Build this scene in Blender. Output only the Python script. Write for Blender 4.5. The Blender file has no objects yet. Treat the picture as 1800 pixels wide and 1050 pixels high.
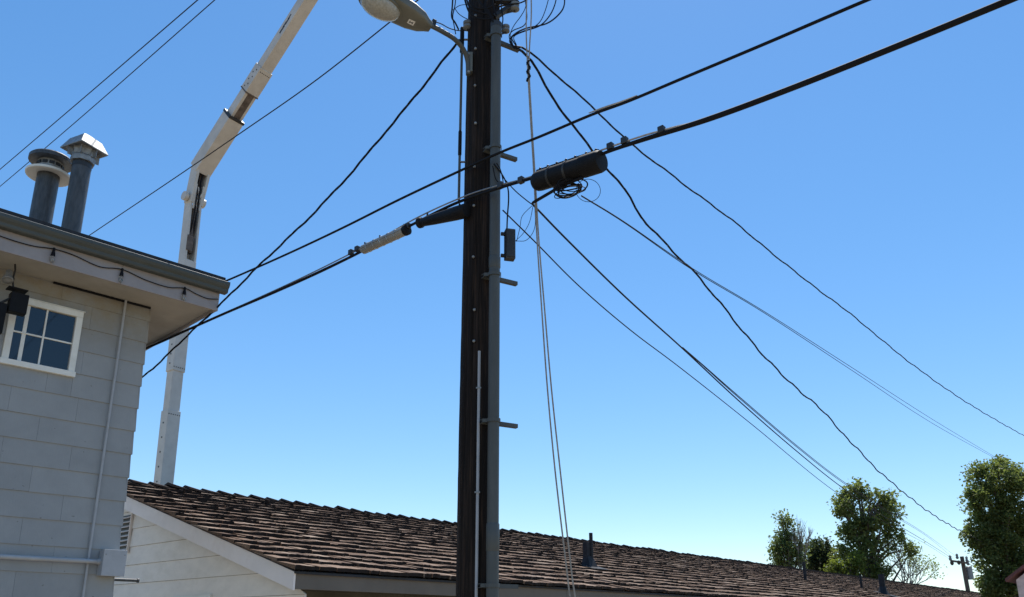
import bpy, bmesh, math, random
from mathutils import Vector, Matrix
random.seed(7)
sc = bpy.context.scene
COL = sc.collection
R = math.radians

# ------------------------------------------------------------------ camera
F, CX, CY, HOR, CAMZ = 1450.0, 900.0, 675.0, 1110.0, 1.7
PITCH = math.atan((HOR - CY) / F)
cam = bpy.data.cameras.new('camera'); camo = bpy.data.objects.new('camera', cam); COL.objects.link(camo)
cam.sensor_fit = 'HORIZONTAL'; cam.sensor_width = 36.0; cam.lens = 36.0 * F / 1800.0
cam.shift_y = (CY - 525.0) / 1800.0
cam.clip_start = 0.1; cam.clip_end = 3000
camo.location = (0, 0, CAMZ); camo.rotation_euler = (R(90) + PITCH, 0, 0)
sc.camera = camo

# ------------------------------------------------------------------ sky, sun, exposure
SUN_EL, SUN_AZ = R(65), R(16)          # azimuth from +Y towards +X
world = bpy.data.worlds.new('World'); sc.world = world; world.use_nodes = True
nt = world.node_tree; nt.nodes.clear()
wo = nt.nodes.new('ShaderNodeOutputWorld'); bg = nt.nodes.new('ShaderNodeBackground')
sky = nt.nodes.new('ShaderNodeTexSky'); sky.sky_type = 'NISHITA'; sky.sun_disc = False
sky.sun_elevation = SUN_EL; sky.sun_rotation = SUN_AZ
sky.altitude = 0; sky.air_density = 1.0; sky.dust_density = 0.1; sky.ozone_density = 3.0
bg.inputs['Strength'].default_value = 0.15
hs = nt.nodes.new('ShaderNodeHueSaturation'); hs.inputs['Saturation'].default_value = 1.37; hs.inputs['Hue'].default_value = 0.501
gm = nt.nodes.new('ShaderNodeGamma'); gm.inputs['Gamma'].default_value = 0.8
nt.links.new(sky.outputs[0], gm.inputs['Color']); nt.links.new(gm.outputs[0], hs.inputs['Color']); nt.links.new(hs.outputs[0], bg.inputs[0]); nt.links.new(bg.outputs[0], wo.inputs[0])
sd = bpy.data.lights.new('sun', 'SUN'); so = bpy.data.objects.new('sun', sd); COL.objects.link(so)
sd.energy = 3.6; sd.angle = R(0.53); sd.color = (1.0, 0.95, 0.87)
sv = Vector((math.sin(SUN_AZ) * math.cos(SUN_EL), math.cos(SUN_AZ) * math.cos(SUN_EL), math.sin(SUN_EL)))
so.rotation_euler = sv.to_track_quat('Z', 'Y').to_euler(); so.location = sv * 50
sc.view_settings.view_transform = 'Standard'; sc.view_settings.look = 'None'
sc.view_settings.exposure = 0.66; sc.view_settings.gamma = 1.0; sc.view_settings.use_curve_mapping = False
sc.render.engine = 'CYCLES'

# ------------------------------------------------------------------ measuring helpers
CP, SP = math.cos(PITCH), math.sin(PITCH)
EYE = Vector((0, 0, CAMZ))
def ray(px, py):
    x, y = (px - CX) / F, (CY - py) / F
    return Vector((x, CP - y * SP, SP + y * CP))
def at(px, py, Y):
    d = ray(px, py); return EYE + d * (Y / d.y)
def on_plane(px, py, n, q):
    d = ray(px, py); n = Vector(n); return EYE + d * ((Vector(q) - EYE).dot(n) / d.dot(n))
def hdir(px):
    d = ray(px, HOR); d.z = 0; return d.normalized()
def project(p):
    v = Vector(p) - EYE
    zc = v.y * CP + v.z * SP; yc = -v.y * SP + v.z * CP
    return (CX + F * v.x / zc, CY - F * yc / zc, zc)
UP = Vector((0, 0, 1))

# ------------------------------------------------------------------ materials
def new_mat(name):
    m = bpy.data.materials.new(name); m.use_nodes = True
    return m, m.node_tree, m.node_tree.nodes['Principled BSDF']
def nd(t, kind, **kw):
    n = t.nodes.new(kind)
    for k, v in kw.items(): setattr(n, k, v)
    return n
def ramp(t, src, stops):
    r = nd(t, 'ShaderNodeValToRGB'); e = r.color_ramp.elements
    while len(e) < len(stops): e.new(0.5)
    for i, (p, c) in enumerate(stops):
        e[i].position = p; e[i].color = (*c, 1) if len(c) == 3 else c
    t.links.new(src, r.inputs[0]); return r.outputs[0]
def mixc(t, fac, a, b, mode='MIX'):
    m = nd(t, 'ShaderNodeMix', data_type='RGBA', blend_type=mode)
    for k, v in ((0, fac), (6, a), (7, b)):
        if hasattr(v, 'is_output') or isinstance(v, bpy.types.NodeSocket): t.links.new(v, m.inputs[k])
        else: m.inputs[k].default_value = v if k == 0 else (*v, 1)
    return m.outputs[2]
def noise(t, vec, scale, detail=6, rough=.6):
    n = nd(t, 'ShaderNodeTexNoise'); n.inputs['Scale'].default_value = scale
    n.inputs['Detail'].default_value = detail; n.inputs['Roughness'].default_value = rough
    if vec is not None: t.links.new(vec, n.inputs['Vector'])
    return n.outputs['Fac']
def coords(t, scale=(1, 1, 1), kind='Object', rot=(0, 0, 0)):
    tc = nd(t, 'ShaderNodeTexCoord'); mp = nd(t, 'ShaderNodeMapping')
    mp.inputs['Scale'].default_value = scale; mp.inputs['Rotation'].default_value = rot
    t.links.new(tc.outputs[kind], mp.inputs['Vector']); return mp.outputs[0]
def mat(name, c, rough=.6, metal=0, var=.25, scale=6, stretch=(1, 1, 1), bump=.15, dirt=None, spec=.4, bscale=None):
    m, t, b = new_mat(name); v = coords(t, stretch)
    n = noise(t, v, scale)
    lo = tuple(x * (1 - var) for x in c); hi = tuple(min(1, x * (1 + var)) for x in c)
    col = ramp(t, n, [(.3, lo), (.7, hi)])
    if dirt:
        n2 = noise(t, v, scale * .37, 8, .7)
        msk = ramp(t, n2, [(.52, (0, 0, 0)), (.72, (1, 1, 1))])
        col = mixc(t, msk, col, dirt)
    t.links.new(col, b.inputs['Base Color'])
    b.inputs['Roughness'].default_value = rough; b.inputs['Metallic'].default_value = metal
    b.inputs['Specular IOR Level'].default_value = spec
    if bump:
        bp = nd(t, 'ShaderNodeBump'); bp.inputs['Strength'].default_value = bump; bp.inputs['Distance'].default_value = .01
        t.links.new(noise(t, v, bscale or scale * 5, 8), bp.inputs['Height']); t.links.new(bp.outputs[0], b.inputs['Normal'])
    return m
M = {}
M['ground'] = mat('ground', (.27, .215, .145), .95, var=.3, scale=1.5, bump=.4, dirt=(.17, .14, .1))
M['sheath'] = mat('wall_sheathing', (.3, .3, .29), .9, scale=3)
M['trim'] = mat('painted_trim', (.86, .79, .74), .55, var=.06, scale=3, bump=.1, dirt=(.74, .66, .6))
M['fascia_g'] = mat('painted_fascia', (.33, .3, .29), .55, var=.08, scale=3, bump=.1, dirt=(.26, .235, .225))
M['eave_shade'] = mat('under_eave_shade', (.1, .092, .07), .8, var=.2, scale=4)  # shade under the eave put into the colour of soffit and core wall
M['fascia_d'] = mat('fascia_paint_shaded', (.14, .118, .095), .6, var=.1, scale=3, bump=.1, dirt=(.13, .12, .1))  # same paint as the barge board, darkened to carry its shade
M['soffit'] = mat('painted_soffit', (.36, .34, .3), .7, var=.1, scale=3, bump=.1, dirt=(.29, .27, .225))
M['gutter'] = mat('gutter_paint', (.068, .076, .069), .45, var=.12, scale=4, stretch=(1, 1, 4), bump=.08, dirt=(.045, .055, .048))
M['tar'] = mat('roof_felt', (.03, .032, .036), .8, scale=8, bump=.3)
M['frame_w'] = mat('window_paint', (.8, .79, .72), .45, var=.06, scale=5, bump=.05, dirt=(.66, .64, .56))
M['galv'] = mat('galvanised_steel', (.26, .265, .26), .5, .35, var=.3, scale=22, bump=.1, dirt=(.27, .27, .27))
M['vent_dark'] = mat('vent_paint', (.022, .023, .026), .7, var=.4, scale=8, spec=.25)
M['flue'] = mat('flue_steel', (.075, .078, .08), .5, .15, var=.35, scale=30, stretch=(1, 1, .25), bump=.15, dirt=(.09, .09, .09))
M['conduit'] = mat('grey_conduit', (.078, .084, .08), .55, 0, var=.18, scale=5, stretch=(2, 2, .4), bump=.12, dirt=(.06, .062, .058))
M['pvc'] = mat('pale_conduit', (.38, .39, .4), .5, var=.12, scale=5, bump=.05)
M['black'] = mat('black_sheath', (.009, .009, .011), .75, var=.3, scale=10, bump=.1, spec=.2)
M['rubber'] = mat('black_plastic', (.007, .007, .008), .6, var=.4, scale=8, bump=.1, dirt=(.016, .015, .014), spec=.2)
M['strand'] = mat('steel_strand', (.4, .41, .42), .35, .9, var=.2, scale=30, bump=.1)
M['alu'] = mat('weathered_wire', (.014, .015, .02), .8, 0, var=.2, scale=20, bump=0)
M['rope'] = mat('rope_fibre', (.3, .27, .23), .9, var=.3, scale=40, bump=.3)
M['splice'] = mat('splice_metal', (.3, .285, .25), .5, .2, var=.15, scale=6, bump=.05, dirt=(.18, .17, .15))
M['lum'] = mat('lamp_housing', (.15, .152, .128), .5, .1, var=.14, scale=7, bump=.08, dirt=(.1, .1, .08))
M['box'] = mat('terminal_box', (.04, .045, .05), .5, .1, var=.2, scale=9, bump=.1)
M['ins'] = mat('insulator_porcelain', (.17, .18, .18), .25, var=.15, scale=8, bump=0)
M['boom'] = mat('boom_paint', (.55, .51, .45), .42, var=.1, scale=3, bump=.04, dirt=(.46, .42, .36))
M['boomdark'] = mat('boom_grime_and_shade', (.12, .09, .07), .7, var=.5, scale=7, bump=.3)  # brown grime, also the painted shade inside the boom elbow
M['steel'] = mat('dark_steel', (.05, .05, .05), .5, .5, var=.3, scale=8)
M['sidelap'] = mat('lap_siding_paint', (.85, .8, .72), .6, var=.06, scale=4, stretch=(1, 1, 2), bump=.15, dirt=(.74, .69, .6))
M['pinkwall'] = mat('stucco_pink', (.55, .43, .4), .85, scale=6)
M['redtile'] = mat('red_fascia', (.1, .03, .03), .6, scale=6)
M['ink'] = mat('decal_ink', (.05, .05, .055), .6, bump=0)
M['paper'] = mat('sticker_white', (.8, .8, .78), .5, var=.04, bump=0)
M['tyre'] = mat('tyre_rubber', (.02, .02, .02), .85)
M['bark'] = mat('bark', (.11, .09, .07), .9, var=.4, scale=8, stretch=(2, 2, .4), bump=.5)
M['twig'] = mat('pale_twig', (.26, .23, .2), .9, var=.3, scale=8, bump=.2)

# creosoted pole wood
m, t, b = new_mat('pole_wood'); v = coords(t, (30, 30, .9)); v2 = coords(t, (90, 90, 2.2))
g = noise(t, v, 1, 8, .65); g2 = noise(t, v2, 1, 4, .6)
col = ramp(t, g, [(.25, (.003, .0022, .002)), (.52, (.014, .0095, .007)), (.72, (.06, .039, .029))])
col = mixc(t, ramp(t, g2, [(.55, (0, 0, 0)), (.75, (.75, .75, .75))]), col, (.085, .05, .032))
t.links.new(col, b.inputs['Base Color']); b.inputs['Roughness'].default_value = .85; b.inputs['Specular IOR Level'].default_value = .25
bp = nd(t, 'ShaderNodeBump'); bp.inputs['Strength'].default_value = 1; bp.inputs['Distance'].default_value = .03
t.links.new(g, bp.inputs['Height']); t.links.new(bp.outputs[0], b.inputs['Normal']); M['pole'] = m

# painted cement shingle, fine vertical combed grain, object-to-object tone
m, t, b = new_mat('siding_shingle'); v = coords(t, (160, 160, 3)); vw = coords(t, (1, 1, 1))
oi = nd(t, 'ShaderNodeObjectInfo')
g = noise(t, v, 1, 4); blot = noise(t, vw, 2.2, 8, .65)
col = ramp(t, blot, [(.3, (.275, .285, .285)), (.7, (.35, .36, .36))])
col = mixc(t, .16, col, ramp(t, oi.outputs['Random'], [(0, (.23, .245, .25)), (1, (.4, .415, .41))]))
col = mixc(t, ramp(t, g, [(.55, (0, 0, 0)), (.8, (.28, .28, .28))]), col, (.3, .3, .29))
sp = noise(t, vw, 22, 3, .5)
col = mixc(t, ramp(t, sp, [(.715, (0, 0, 0)), (.76, (.7, .7, .7))]), col, (.17, .16, .15))
sep = nd(t, 'ShaderNodeSeparateXYZ'); gw = nd(t, 'ShaderNodeNewGeometry'); t.links.new(gw.outputs['Position'], sep.inputs[0])
mr = nd(t, 'ShaderNodeMapRange'); mr.inputs[1].default_value = 4.45; mr.inputs[2].default_value = 4.98; t.links.new(sep.outputs[2], mr.inputs[0])
mm = nd(t, 'ShaderNodeMath', operation='MULTIPLY'); t.links.new(mr.outputs[0], mm.inputs[0])
t.links.new(ramp(t, noise(t, vw, 5, 6, .7), [(.3, (0.1, .1, .1)), (.75, (1, 1, 1))]), mm.inputs[1])
col = mixc(t, mm.outputs[0], col, (.27, .225, .15))
t.links.new(col, b.inputs['Base Color']); b.inputs['Roughness'].default_value = .75; b.inputs['Specular IOR Level'].default_value = .3
bp = nd(t, 'ShaderNodeBump'); bp.inputs['Strength'].default_value = .25; bp.inputs['Distance'].default_value = .004
t.links.new(g, bp.inputs['Height']); t.links.new(bp.outputs[0], b.inputs['Normal']); M['shingle'] = m

# weathered cedar shakes
m, t, b = new_mat('cedar_shake'); v = coords(t, (3, 3, 3)); 
oi = nd(t, 'ShaderNodeObjectInfo'); ge = nd(t, 'ShaderNodeNewGeometry')
ad = nd(t, 'ShaderNodeMath', operation='ADD'); fr = nd(t, 'ShaderNodeMath', operation='FRACT')
t.links.new(oi.outputs['Random'], ad.inputs[0]); t.links.new(ge.outputs['Random Per Island'], ad.inputs[1]); t.links.new(ad.outputs[0], fr.inputs[0])
wp = nd(t, 'ShaderNodeMapping'); t.links.new(ge.outputs['Position'], wp.inputs['Vector'])
col = ramp(t, fr.outputs[0], [(0, (.13, .078, .047)), (.25, (.18, .11, .068)), (.6, (.24, .153, .098)), (.85, (.3, .205, .14)), (1, (.4, .3, .22))])
fine = noise(t, wp.outputs[0], 34, 6, .7); big = noise(t, wp.outputs[0], 1.7, 8, .72)
col = mixc(t, ramp(t, fine, [(.3, (.65, .65, .65)), (.6, (0, 0, 0))]), col, (.035, .025, .021))
col = mixc(t, ramp(t, big, [(.54, (0, 0, 0)), (.72, (.7, .7, .7))]), col, (.045, .034, .03))
t.links.new(col, b.inputs['Base Color']); b.inputs['Roughness'].default_value = .88; b.inputs['Specular IOR Level'].default_value = .25
bp = nd(t, 'ShaderNodeBump'); bp.inputs['Strength'].default_value = .7; bp.inputs['Distance'].default_value = .015
t.links.new(fine, bp.inputs['Height']); t.links.new(bp.outputs[0], b.inputs['Normal']); M['shake'] = m
M['ridge'] = mat('ridge_shake', (.045, .03, .022), .9, var=.5, scale=9, bump=.5, dirt=(.1, .07, .05))
M['shake_end_shade'] = mat('shaded_end_grain', (.013, .009, .007), .9, var=.5, scale=20, bump=.3)  # end grain darkened so the colour carries the shade of the butts

# window glass over a dark room
m, t, b = new_mat('window_glass'); b.inputs['Base Color'].default_value = (.012, .02, .03, 1)
b.inputs['Roughness'].default_value = .03; b.inputs['Specular IOR Level'].default_value = .75; M['glass'] = m
# lamp lens
m, t, b = new_mat('lamp_lens'); v = coords(t, (1, 1, 1))
nz = nd(t, 'ShaderNodeTexVoronoi'); nz.inputs['Scale'].default_value = 55; t.links.new(v, nz.inputs['Vector'])
t.links.new(ramp(t, nz.outputs[0], [(.1, (.6, .6, .56)), (.8, (.45, .45, .41))]), b.inputs['Base Color'])
b.inputs['Roughness'].default_value = .12; b.inputs['Transmission Weight'].default_value = .35
bp = nd(t, 'ShaderNodeBump'); bp.inputs['Strength'].default_value = .12; bp.inputs['Distance'].default_value = .004
t.links.new(nz.outputs[0], bp.inputs['Height']); t.links.new(bp.outputs[0], b.inputs['Normal']); M['lens'] = m
m, t, b = new_mat('bulb_glass'); b.inputs['Base Color'].default_value = (.8, .78, .72, 1); b.inputs['Roughness'].default_value = .05
b.inputs['Transmission Weight'].default_value = .9; M['bulb'] = m

def leaf_mat(name, lo, hi, tr):
    m, t, b = new_mat(name); ge = nd(t, 'ShaderNodeNewGeometry')
    col = ramp(t, ge.outputs['Random Per Island'], [(0, lo), (1, hi)])
    t.links.new(col, b.inputs['Base Color']); b.inputs['Roughness'].default_value = .5; b.inputs['Specular IOR Level'].default_value = .35
    tl = nd(t, 'ShaderNodeBsdfTranslucent'); t.links.new(mixc(t, .5, col, tr), tl.inputs[0])
    mx = nd(t, 'ShaderNodeMixShader'); mx.inputs[0].default_value = .52
    t.links.new(b.outputs[0], mx.inputs[1]); t.links.new(tl.outputs[0], mx.inputs[2])
    t.links.new(mx.outputs[0], t.nodes['Material Output'].inputs[0]); return m
M['leaf'] = leaf_mat('leaf_green', (.055, .08, .024), (.165, .19, .065), (.34, .42, .08))
M['leaf_y'] = leaf_mat('leaf_yellow_green', (.06, .085, .015), (.17, .2, .04), (.25, .32, .035))
M['leaf_d'] = leaf_mat('leaf_dark', (.025, .042, .022), (.08, .1, .045), (.11, .15, .035))

# ------------------------------------------------------------------ mesh helpers
ORG = {}
class MB:
    def __init__(s): s.v = []; s.f = []
    def add(s, vs, fs):
        o = len(s.v); s.v += [Vector(x) for x in vs]; s.f += [tuple(i + o for i in f) for f in fs]; return s
    def box(s, c, ax, ay, az, dx, dy, dz):
        c = Vector(c); vs = [c + ax * (dx / 2 * i) + ay * (dy / 2 * j) + az * (dz / 2 * k) for i in (-1, 1) for j in (-1, 1) for k in (-1, 1)]
        return s.add(vs, [(0, 1, 3, 2), (4, 6, 7, 5), (0, 4, 5, 1), (2, 3, 7, 6), (0, 2, 6, 4), (1, 5, 7, 3)])
    def loft(s, rings, cap=True, closed=True):
        n = len(rings[0]); vs = [p for r in rings for p in r]; fs = []
        for i in range(len(rings) - 1):
            for j in range(n if closed else n - 1):
                k = (j + 1) % n; fs.append((i * n + j, i * n + k, (i + 1) * n + k, (i + 1) * n + j))
        if cap: fs += [tuple(range(n))[::-1], tuple(range((len(rings) - 1) * n, len(rings) * n))]
        return s.add(vs, fs)
    def prism(s, poly, vec):
        poly = [Vector(p) for p in poly]; return s.loft([poly, [p + vec for p in poly]])
    def tube(s, pts, r, n=8, cap=True):
        pts = [Vector(p) for p in pts]; rs = r if isinstance(r, (list, tuple)) else [r] * len(pts)
        rings = []; u = None
        for i, p in enumerate(pts):
            d = (pts[min(i + 1, len(pts) - 1)] - pts[max(i - 1, 0)]).normalized()
            if u is None:
                u = d.cross(UP if abs(d.z) < .95 else Vector((1, 0, 0))).normalized()
            else:
                u = (u - d * u.dot(d)).normalized()
            w = d.cross(u)
            rings.append([p + (u * math.cos(a) + w * math.sin(a)) * rs[i] for a in [2 * math.pi * k / n for k in range(n)]])
        return s.loft(rings, cap)
    def lathe(s, base, axis, prof, n=24, rot=0):
        axis = Vector(axis).normalized(); base = Vector(base)
        u = axis.cross(Vector((1, 0, 0)) if abs(axis.x) < .9 else Vector((0, 1, 0))).normalized(); w = axis.cross(u)
        rings = [[base + axis * h + (u * math.cos(a) + w * math.sin(a)) * max(r, 1e-4) for a in [rot + 2 * math.pi * k / n for k in range(n)]] for r, h in prof]
        return s.loft(rings, True)
    def build(s, name, m, parent=None, smooth=False, bevel=0, origin=None):
        if parent is not None: org = ORG[parent.name]
        elif origin is not None: org = Vector(origin)
        else:
            lo = min(v.z for v in s.v); org = Vector((sum(v.x for v in s.v) / len(s.v), sum(v.y for v in s.v) / len(s.v), lo))
        me = bpy.data.meshes.new(name); me.from_pydata([v - org for v in s.v], [], s.f)
        bm = bmesh.new(); bm.from_mesh(me); bmesh.ops.recalc_face_normals(bm, faces=bm.faces); bm.to_mesh(me); bm.free()
        me.materials.append(M[m])
        o = bpy.data.objects.new(name, me); COL.objects.link(o); ORG[o.name] = org
        if parent is not None: o.parent = parent
        else: o.location = org
        if smooth:
            for p in me.polygons: p.use_smooth = True
            if smooth != 'all': me.set_sharp_from_angle(angle=R(38))
        if bevel:
            b = o.modifiers.new('bevel', 'BEVEL'); b.width = bevel; b.segments = 2; b.limit_method = 'ANGLE'; b.angle_limit = R(50)
        return o
def tag(o, label, cat, group=None):
    o['label'] = label; o['category'] = cat
    if group: o['group'] = group
    return o
def thing(name, loc, label, cat, group=None):
    o = bpy.data.objects.new(name, None); COL.objects.link(o); o.location = loc; o.empty_display_size = .2
    ORG[o.name] = Vector(loc); return tag(o, label, cat, group)
def inst(name, mesh, mw, parent):
    o = bpy.data.objects.new(name, mesh); COL.objects.link(o); o.parent = parent
    o.matrix_basis = Matrix.Translation(-ORG[parent.name]) @ mw; ORG[o.name] = ORG[parent.name]; return o
def struct(o): o['kind'] = 'structure'; return o
def spline(pts, per=8):
    pts = [Vector(p) for p in pts]; out = []
    P = [pts[0] * 2 - pts[1]] + pts + [pts[-1] * 2 - pts[-2]]
    for i in range(1, len(P) - 2):
        a, b, c, d = P[i - 1:i + 3]
        for k in range(per):
            t = k / per
            out.append(.5 * ((2 * b) + (c - a) * t + (2 * a - 5 * b + 4 * c - d) * t * t + (3 * b - a - 3 * c + d) * t ** 3))
    out.append(pts[-1]); return out

# ------------------------------------------------------------------ ground
g = MB(); S = 900
g.add([(-S, -S, 0), (S, -S, 0), (S, S, 0), (-S, S, 0)], [(0, 1, 2, 3)])
struct(g.build('ground', 'ground', origin=(0, 0, 0)))

# ================================================================== LEFT HOUSE
A = hdir(2400); N = Vector((A.y, -A.x, 0)); B = -N           # A along the wall, N outwards
CRN = at(263, 543, 8.5); CRN.z = 0
ZS = at(263, 543, 8.5).z                                     # soffit height
def wl(s, z, out=0.0): return CRN - A * s + UP * z + N * out # point on the wall, s metres before the corner
def wall_pt(px, py, out=0.0):
    p = on_plane(px, py, N, CRN + N * out); return p
def wall_s(px, py):
    p = wall_pt(px, py); return (CRN - p).dot(A), p.z
house = thing('house', CRN, 'grey shingled two-storey house with overhanging eave and small white window', 'house')
WLEN, WDEP = 6.0, 3.2
w = MB().box(wl(WLEN / 2 + .004, ZS / 2 + .05, -WDEP / 2 - .004), A, B, UP, WLEN, WDEP, ZS + .1).build('wall', 'sheath', house)
# window measured on the wall
ws0, wz1 = wall_s(146, 551); ws1, wz0 = wall_s(3, 645)
_, wzb = wall_s(131, 664); wz0 = wzb
ws1 = wall_s(4, 610)[0]
COURSE = .248
SHW = .61
top = ZS
k = 0; z1 = top
shm = {}
def shingle(s0, s1, za, zb):
    # wedge: proud at its bottom edge, tucked in at its top
    s0 += .0008; s1 -= .0008
    lo, hi = .016, .005
    j = random.uniform(-.0015, .0015)
    b_ = MB(); q = [wl(s0, za + j, 0), wl(s1, za - j, 0), wl(s1, za - j, lo), wl(s0, za + j, lo), wl(s0, zb, 0), wl(s1, zb, 0), wl(s1, zb, hi), wl(s0, zb, hi)]
    b_.add(q, [(0, 1, 2, 3), (4, 7, 6, 5), (0, 4, 5, 1), (1, 5, 6, 2), (2, 6, 7, 3), (3, 7, 4, 0)])
    return b_.build('siding_shingle', 'shingle', house)
row = 0
# course lines measured against the photograph: one bottom edge passes the corner at pixel (232, 797)
zref = on_plane(236, 800, N, CRN).z
zs = [zref + i * COURSE for i in range(-14, 15)]
for z in zs:
    za, zb = max(z, 0.02), min(z + COURSE, top)
    if zb - za < .03: row += 1; continue
    s = -.012 - (.0 if row % 2 else .3) + random.uniform(0, .03) * -1
    while s < 3.4:
        a0, a1 = max(s, -.012), min(s + SHW, 3.4)
        s += SHW
        if a1 - a0 < .03: continue
        # cut round the window
        if zb > wz0 and za < wz1 and a1 > ws0 and a0 < ws1:
            if a0 < ws0 - .03: shingle(a0, ws0, za, zb)
            if a1 > ws1 + .03: shingle(ws1, a1, za, zb)
            if za < wz0 - .02: shingle(max(a0, ws0), min(a1, ws1), za, wz0)
            if zb > wz1 + .02: shingle(max(a0, ws0), min(a1, ws1), wz1, zb)
        else: shingle(a0, a1, za, zb)
    # return courses on the side wall, the stepped edge seen at the corner
    q0 = CRN + N * .012; 
    for d0, d1 in ((0, .6), (.602, 1.2)):
        p = lambda d, o, z_: q0 + B * d + A * (o + .002) + UP * z_
        b_ = MB().add([p(d0, 0, za), p(d1, 0, za), p(d1, .02, za), p(d0, .02, za), p(d0, 0, zb), p(d1, 0, zb), p(d1, .006, zb), p(d0, .006, zb)],
                 [(0, 1, 2, 3), (4, 7, 6, 5), (0, 4, 5, 1), (1, 5, 6, 2), (2, 6, 7, 3), (3, 7, 4, 0)])
        b_.build('siding_shingle', 'shingle', house)
    row += 1
# eave: soffit, fascia, barge, gutter, roof
tip = on_plane(383, 547, UP, (0, 0, ZS - .02))
OVA = (tip - CRN).dot(A); OVN = (tip - CRN).dot(N)
L = 6.0
def ev(a, n, z): return CRN + A * a + N * n + UP * z
def slab(name, m, a0, a1, n0, n1, z0, z1, parent=house, bevel=0):
    return MB().box(ev((a0 + a1) / 2, (n0 + n1) / 2, (z0 + z1) / 2), A, N, UP, a1 - a0, n1 - n0, z1 - z0).build(name, m, parent, bevel=bevel)
slab('soffit', 'soffit', -L, OVA - .032, -2.6, OVN - .032, ZS + .012, ZS + .03)
j1 = OVA - 1.05
FH = .31
slab('fascia_board', 'fascia_g', j1 + .001, OVA, OVN - .03, OVN, ZS - .02, ZS + FH, bevel=.003)
slab('fascia_board', 'fascia_g', -L, j1 - .001, OVN - .03, OVN, ZS - .02, ZS + FH, bevel=.003)
slab('barge_board', 'fascia_g', OVA - .03, OVA - .002, -2.6, OVN - .033, ZS - .018, ZS + FH, bevel=.003)
slab('soffit_trim', 'black', -.99, -.0, .02, .034, ZS - .012, ZS + .008)
roof = slab('roof', 'tar', -L, OVA + .02, -2.6, OVN + .015, ZS + FH + .004, ZS + FH + .05)
slab('roof_edge', 'tar', -L, OVA + .035, OVN + .018, OVN + .032, ZS + FH + .0, ZS + FH + .07, roof)
# K-style gutter profile in (n, z)
gz = ZS + FH - .125
prof = [(0, 0), (.07, 0), (.078, .012), (.082, .04), (.102, .062), (.112, .085), (.112, .118), (.104, .124), (.1, .118), (.1, .09), (.09, .068), (.072, .046), (.066, .012), (.006, .01), (.006, .12), (0, .12)]
gb = MB(); gb.loft([[ev(-L, OVN + .002 + n_, gz + z_) for n_, z_ in prof], [ev(OVA + .05, OVN + .002 + n_, gz + z_) for n_, z_ in prof]])
gut = gb.build('gutter', 'gutter', house, bevel=0)
capb = MB(); pc = [(0, 0), (.07, 0), (.078, .012), (.082, .04), (.102, .062), (.112, .085), (.112, .124), (0, .124)]
capb.prism([ev(OVA + .0515, OVN + .003 + n_, gz + z_) for n_, z_ in pc], A * .004); capb.build('end_cap', 'gutter', gut)
# window
win = thing('sash', (0, 0, 0), '', '') if False else None
fw = .062
def wbar(name, s0, s1, z0, z1, o0, o1, m, parent, bev=.003):
    return MB().box(wl((s0 + s1) / 2, (z0 + z1) / 2, (o0 + o1) / 2), A, N, UP, s1 - s0, o1 - o0, z1 - z0).build(name, m, parent, bevel=bev)
wframe = wbar('window', ws0 + .001, ws1 - .001, wz1 - fw, wz1 - .001, -.02, .036, 'frame_w', house)
wbar('sill', ws0 - .01, ws1 + .01, wz0 - .006, wz0 + fw * .8, -.02, .044, 'frame_w', wframe)
wbar('jamb', ws0 + .001, ws0 + fw, wz0 + fw * .8 + .001, wz1 - fw - .001, -.02, .035, 'frame_w', wframe)
wbar('jamb', ws1 - fw, ws1 - .001, wz0 + fw * .8 + .001, wz1 - fw - .001, -.02, .035, 'frame_w', wframe)
wbar('head_flashing', ws0 - .012, ws1 + .012, wz1 + .001, wz1 + .008, -.005, .04, 'frame_w', wframe, 0)
g0, g1, gz0, gz1 = ws0 + fw, ws1 - fw, wz0 + fw * .8, wz1 - fw
ms_, mz_ = (g0 + g1) / 2, (gz0 + gz1) / 2
for sa, sb in ((g0, ms_), (ms_, g1)):
    for za, zb in ((gz0, mz_), (mz_, gz1)):
        wbar('pane', sa + .007, sb - .007, za + .007, zb - .007, .002, .006, 'glass', wframe, 0)
wbar('muntin', ms_ - .0085, ms_ + .0085, gz0, gz1, .0, .018, 'frame_w', wframe)
for sa, sb in ((g0, ms_ - .009), (ms_ + .009, g1)): wbar('muntin', sa, sb, mz_ - .0085, mz_ + .0085, 0, .017, 'frame_w', wframe)
wbar('sash_stile', g1 - .115, g1 - .08, gz0 + .001, mz_ - .009, .0065, .011, 'frame_w', wframe, 0)
wbar('sash_stile', g1 - .115, g1 - .08, mz_ + .009, gz1 - .001, .0065, .011, 'frame_w', wframe, 0)

# wall conduit, junction box, pipes
c0, c1 = wall_s(210, 540), wall_s(152, 1050)
sC = (c0[0] + c1[0]) / 2
wc = MB().tube([wl(sC, ZS + .01, .036), wl(sC, .3, .036)], .0125, 10).build('wall_conduit', 'gutter')
wc.data.materials[0] = M['pvc']; M['pvc']
tag(wc, 'thin grey conduit running straight down the shingled house wall', 'conduit')
jb = thing('junction_box', wl(.03, on_plane(205, 1012, N, CRN).z, 0), 'grey electrical junction box at the shingled house corner', 'junction box')
jz0, jz1 = on_plane(200, 1013, N, CRN + N * .1).z, on_plane(200, 968, N, CRN + N * .1).z
jc = (jz0 + jz1) / 2; js = .065
MB().box(wl(js, jc, .085), A, N, UP, .215, .13, jz1 - jz0).build('box_body', 'pvc', jb, bevel=.006)
MB().box(wl(js, jc, .156), A, N, UP, .222, .008, jz1 - jz0 + .008).build('cover', 'pvc', jb, bevel=.003)
for i in (-1, 1): MB().lathe(wl(js + i * .09, jc + .08, .16), N, [(.006, 0), (.006, .004), (.003, .006)], 10).build('screw', 'galv', jb)
hp = MB().tube([wl(js + .105, jc + .01, .075), wl(3.2, jc + .0, .075)], .023, 14).build('pipe', 'pvc', jb, True)
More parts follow.
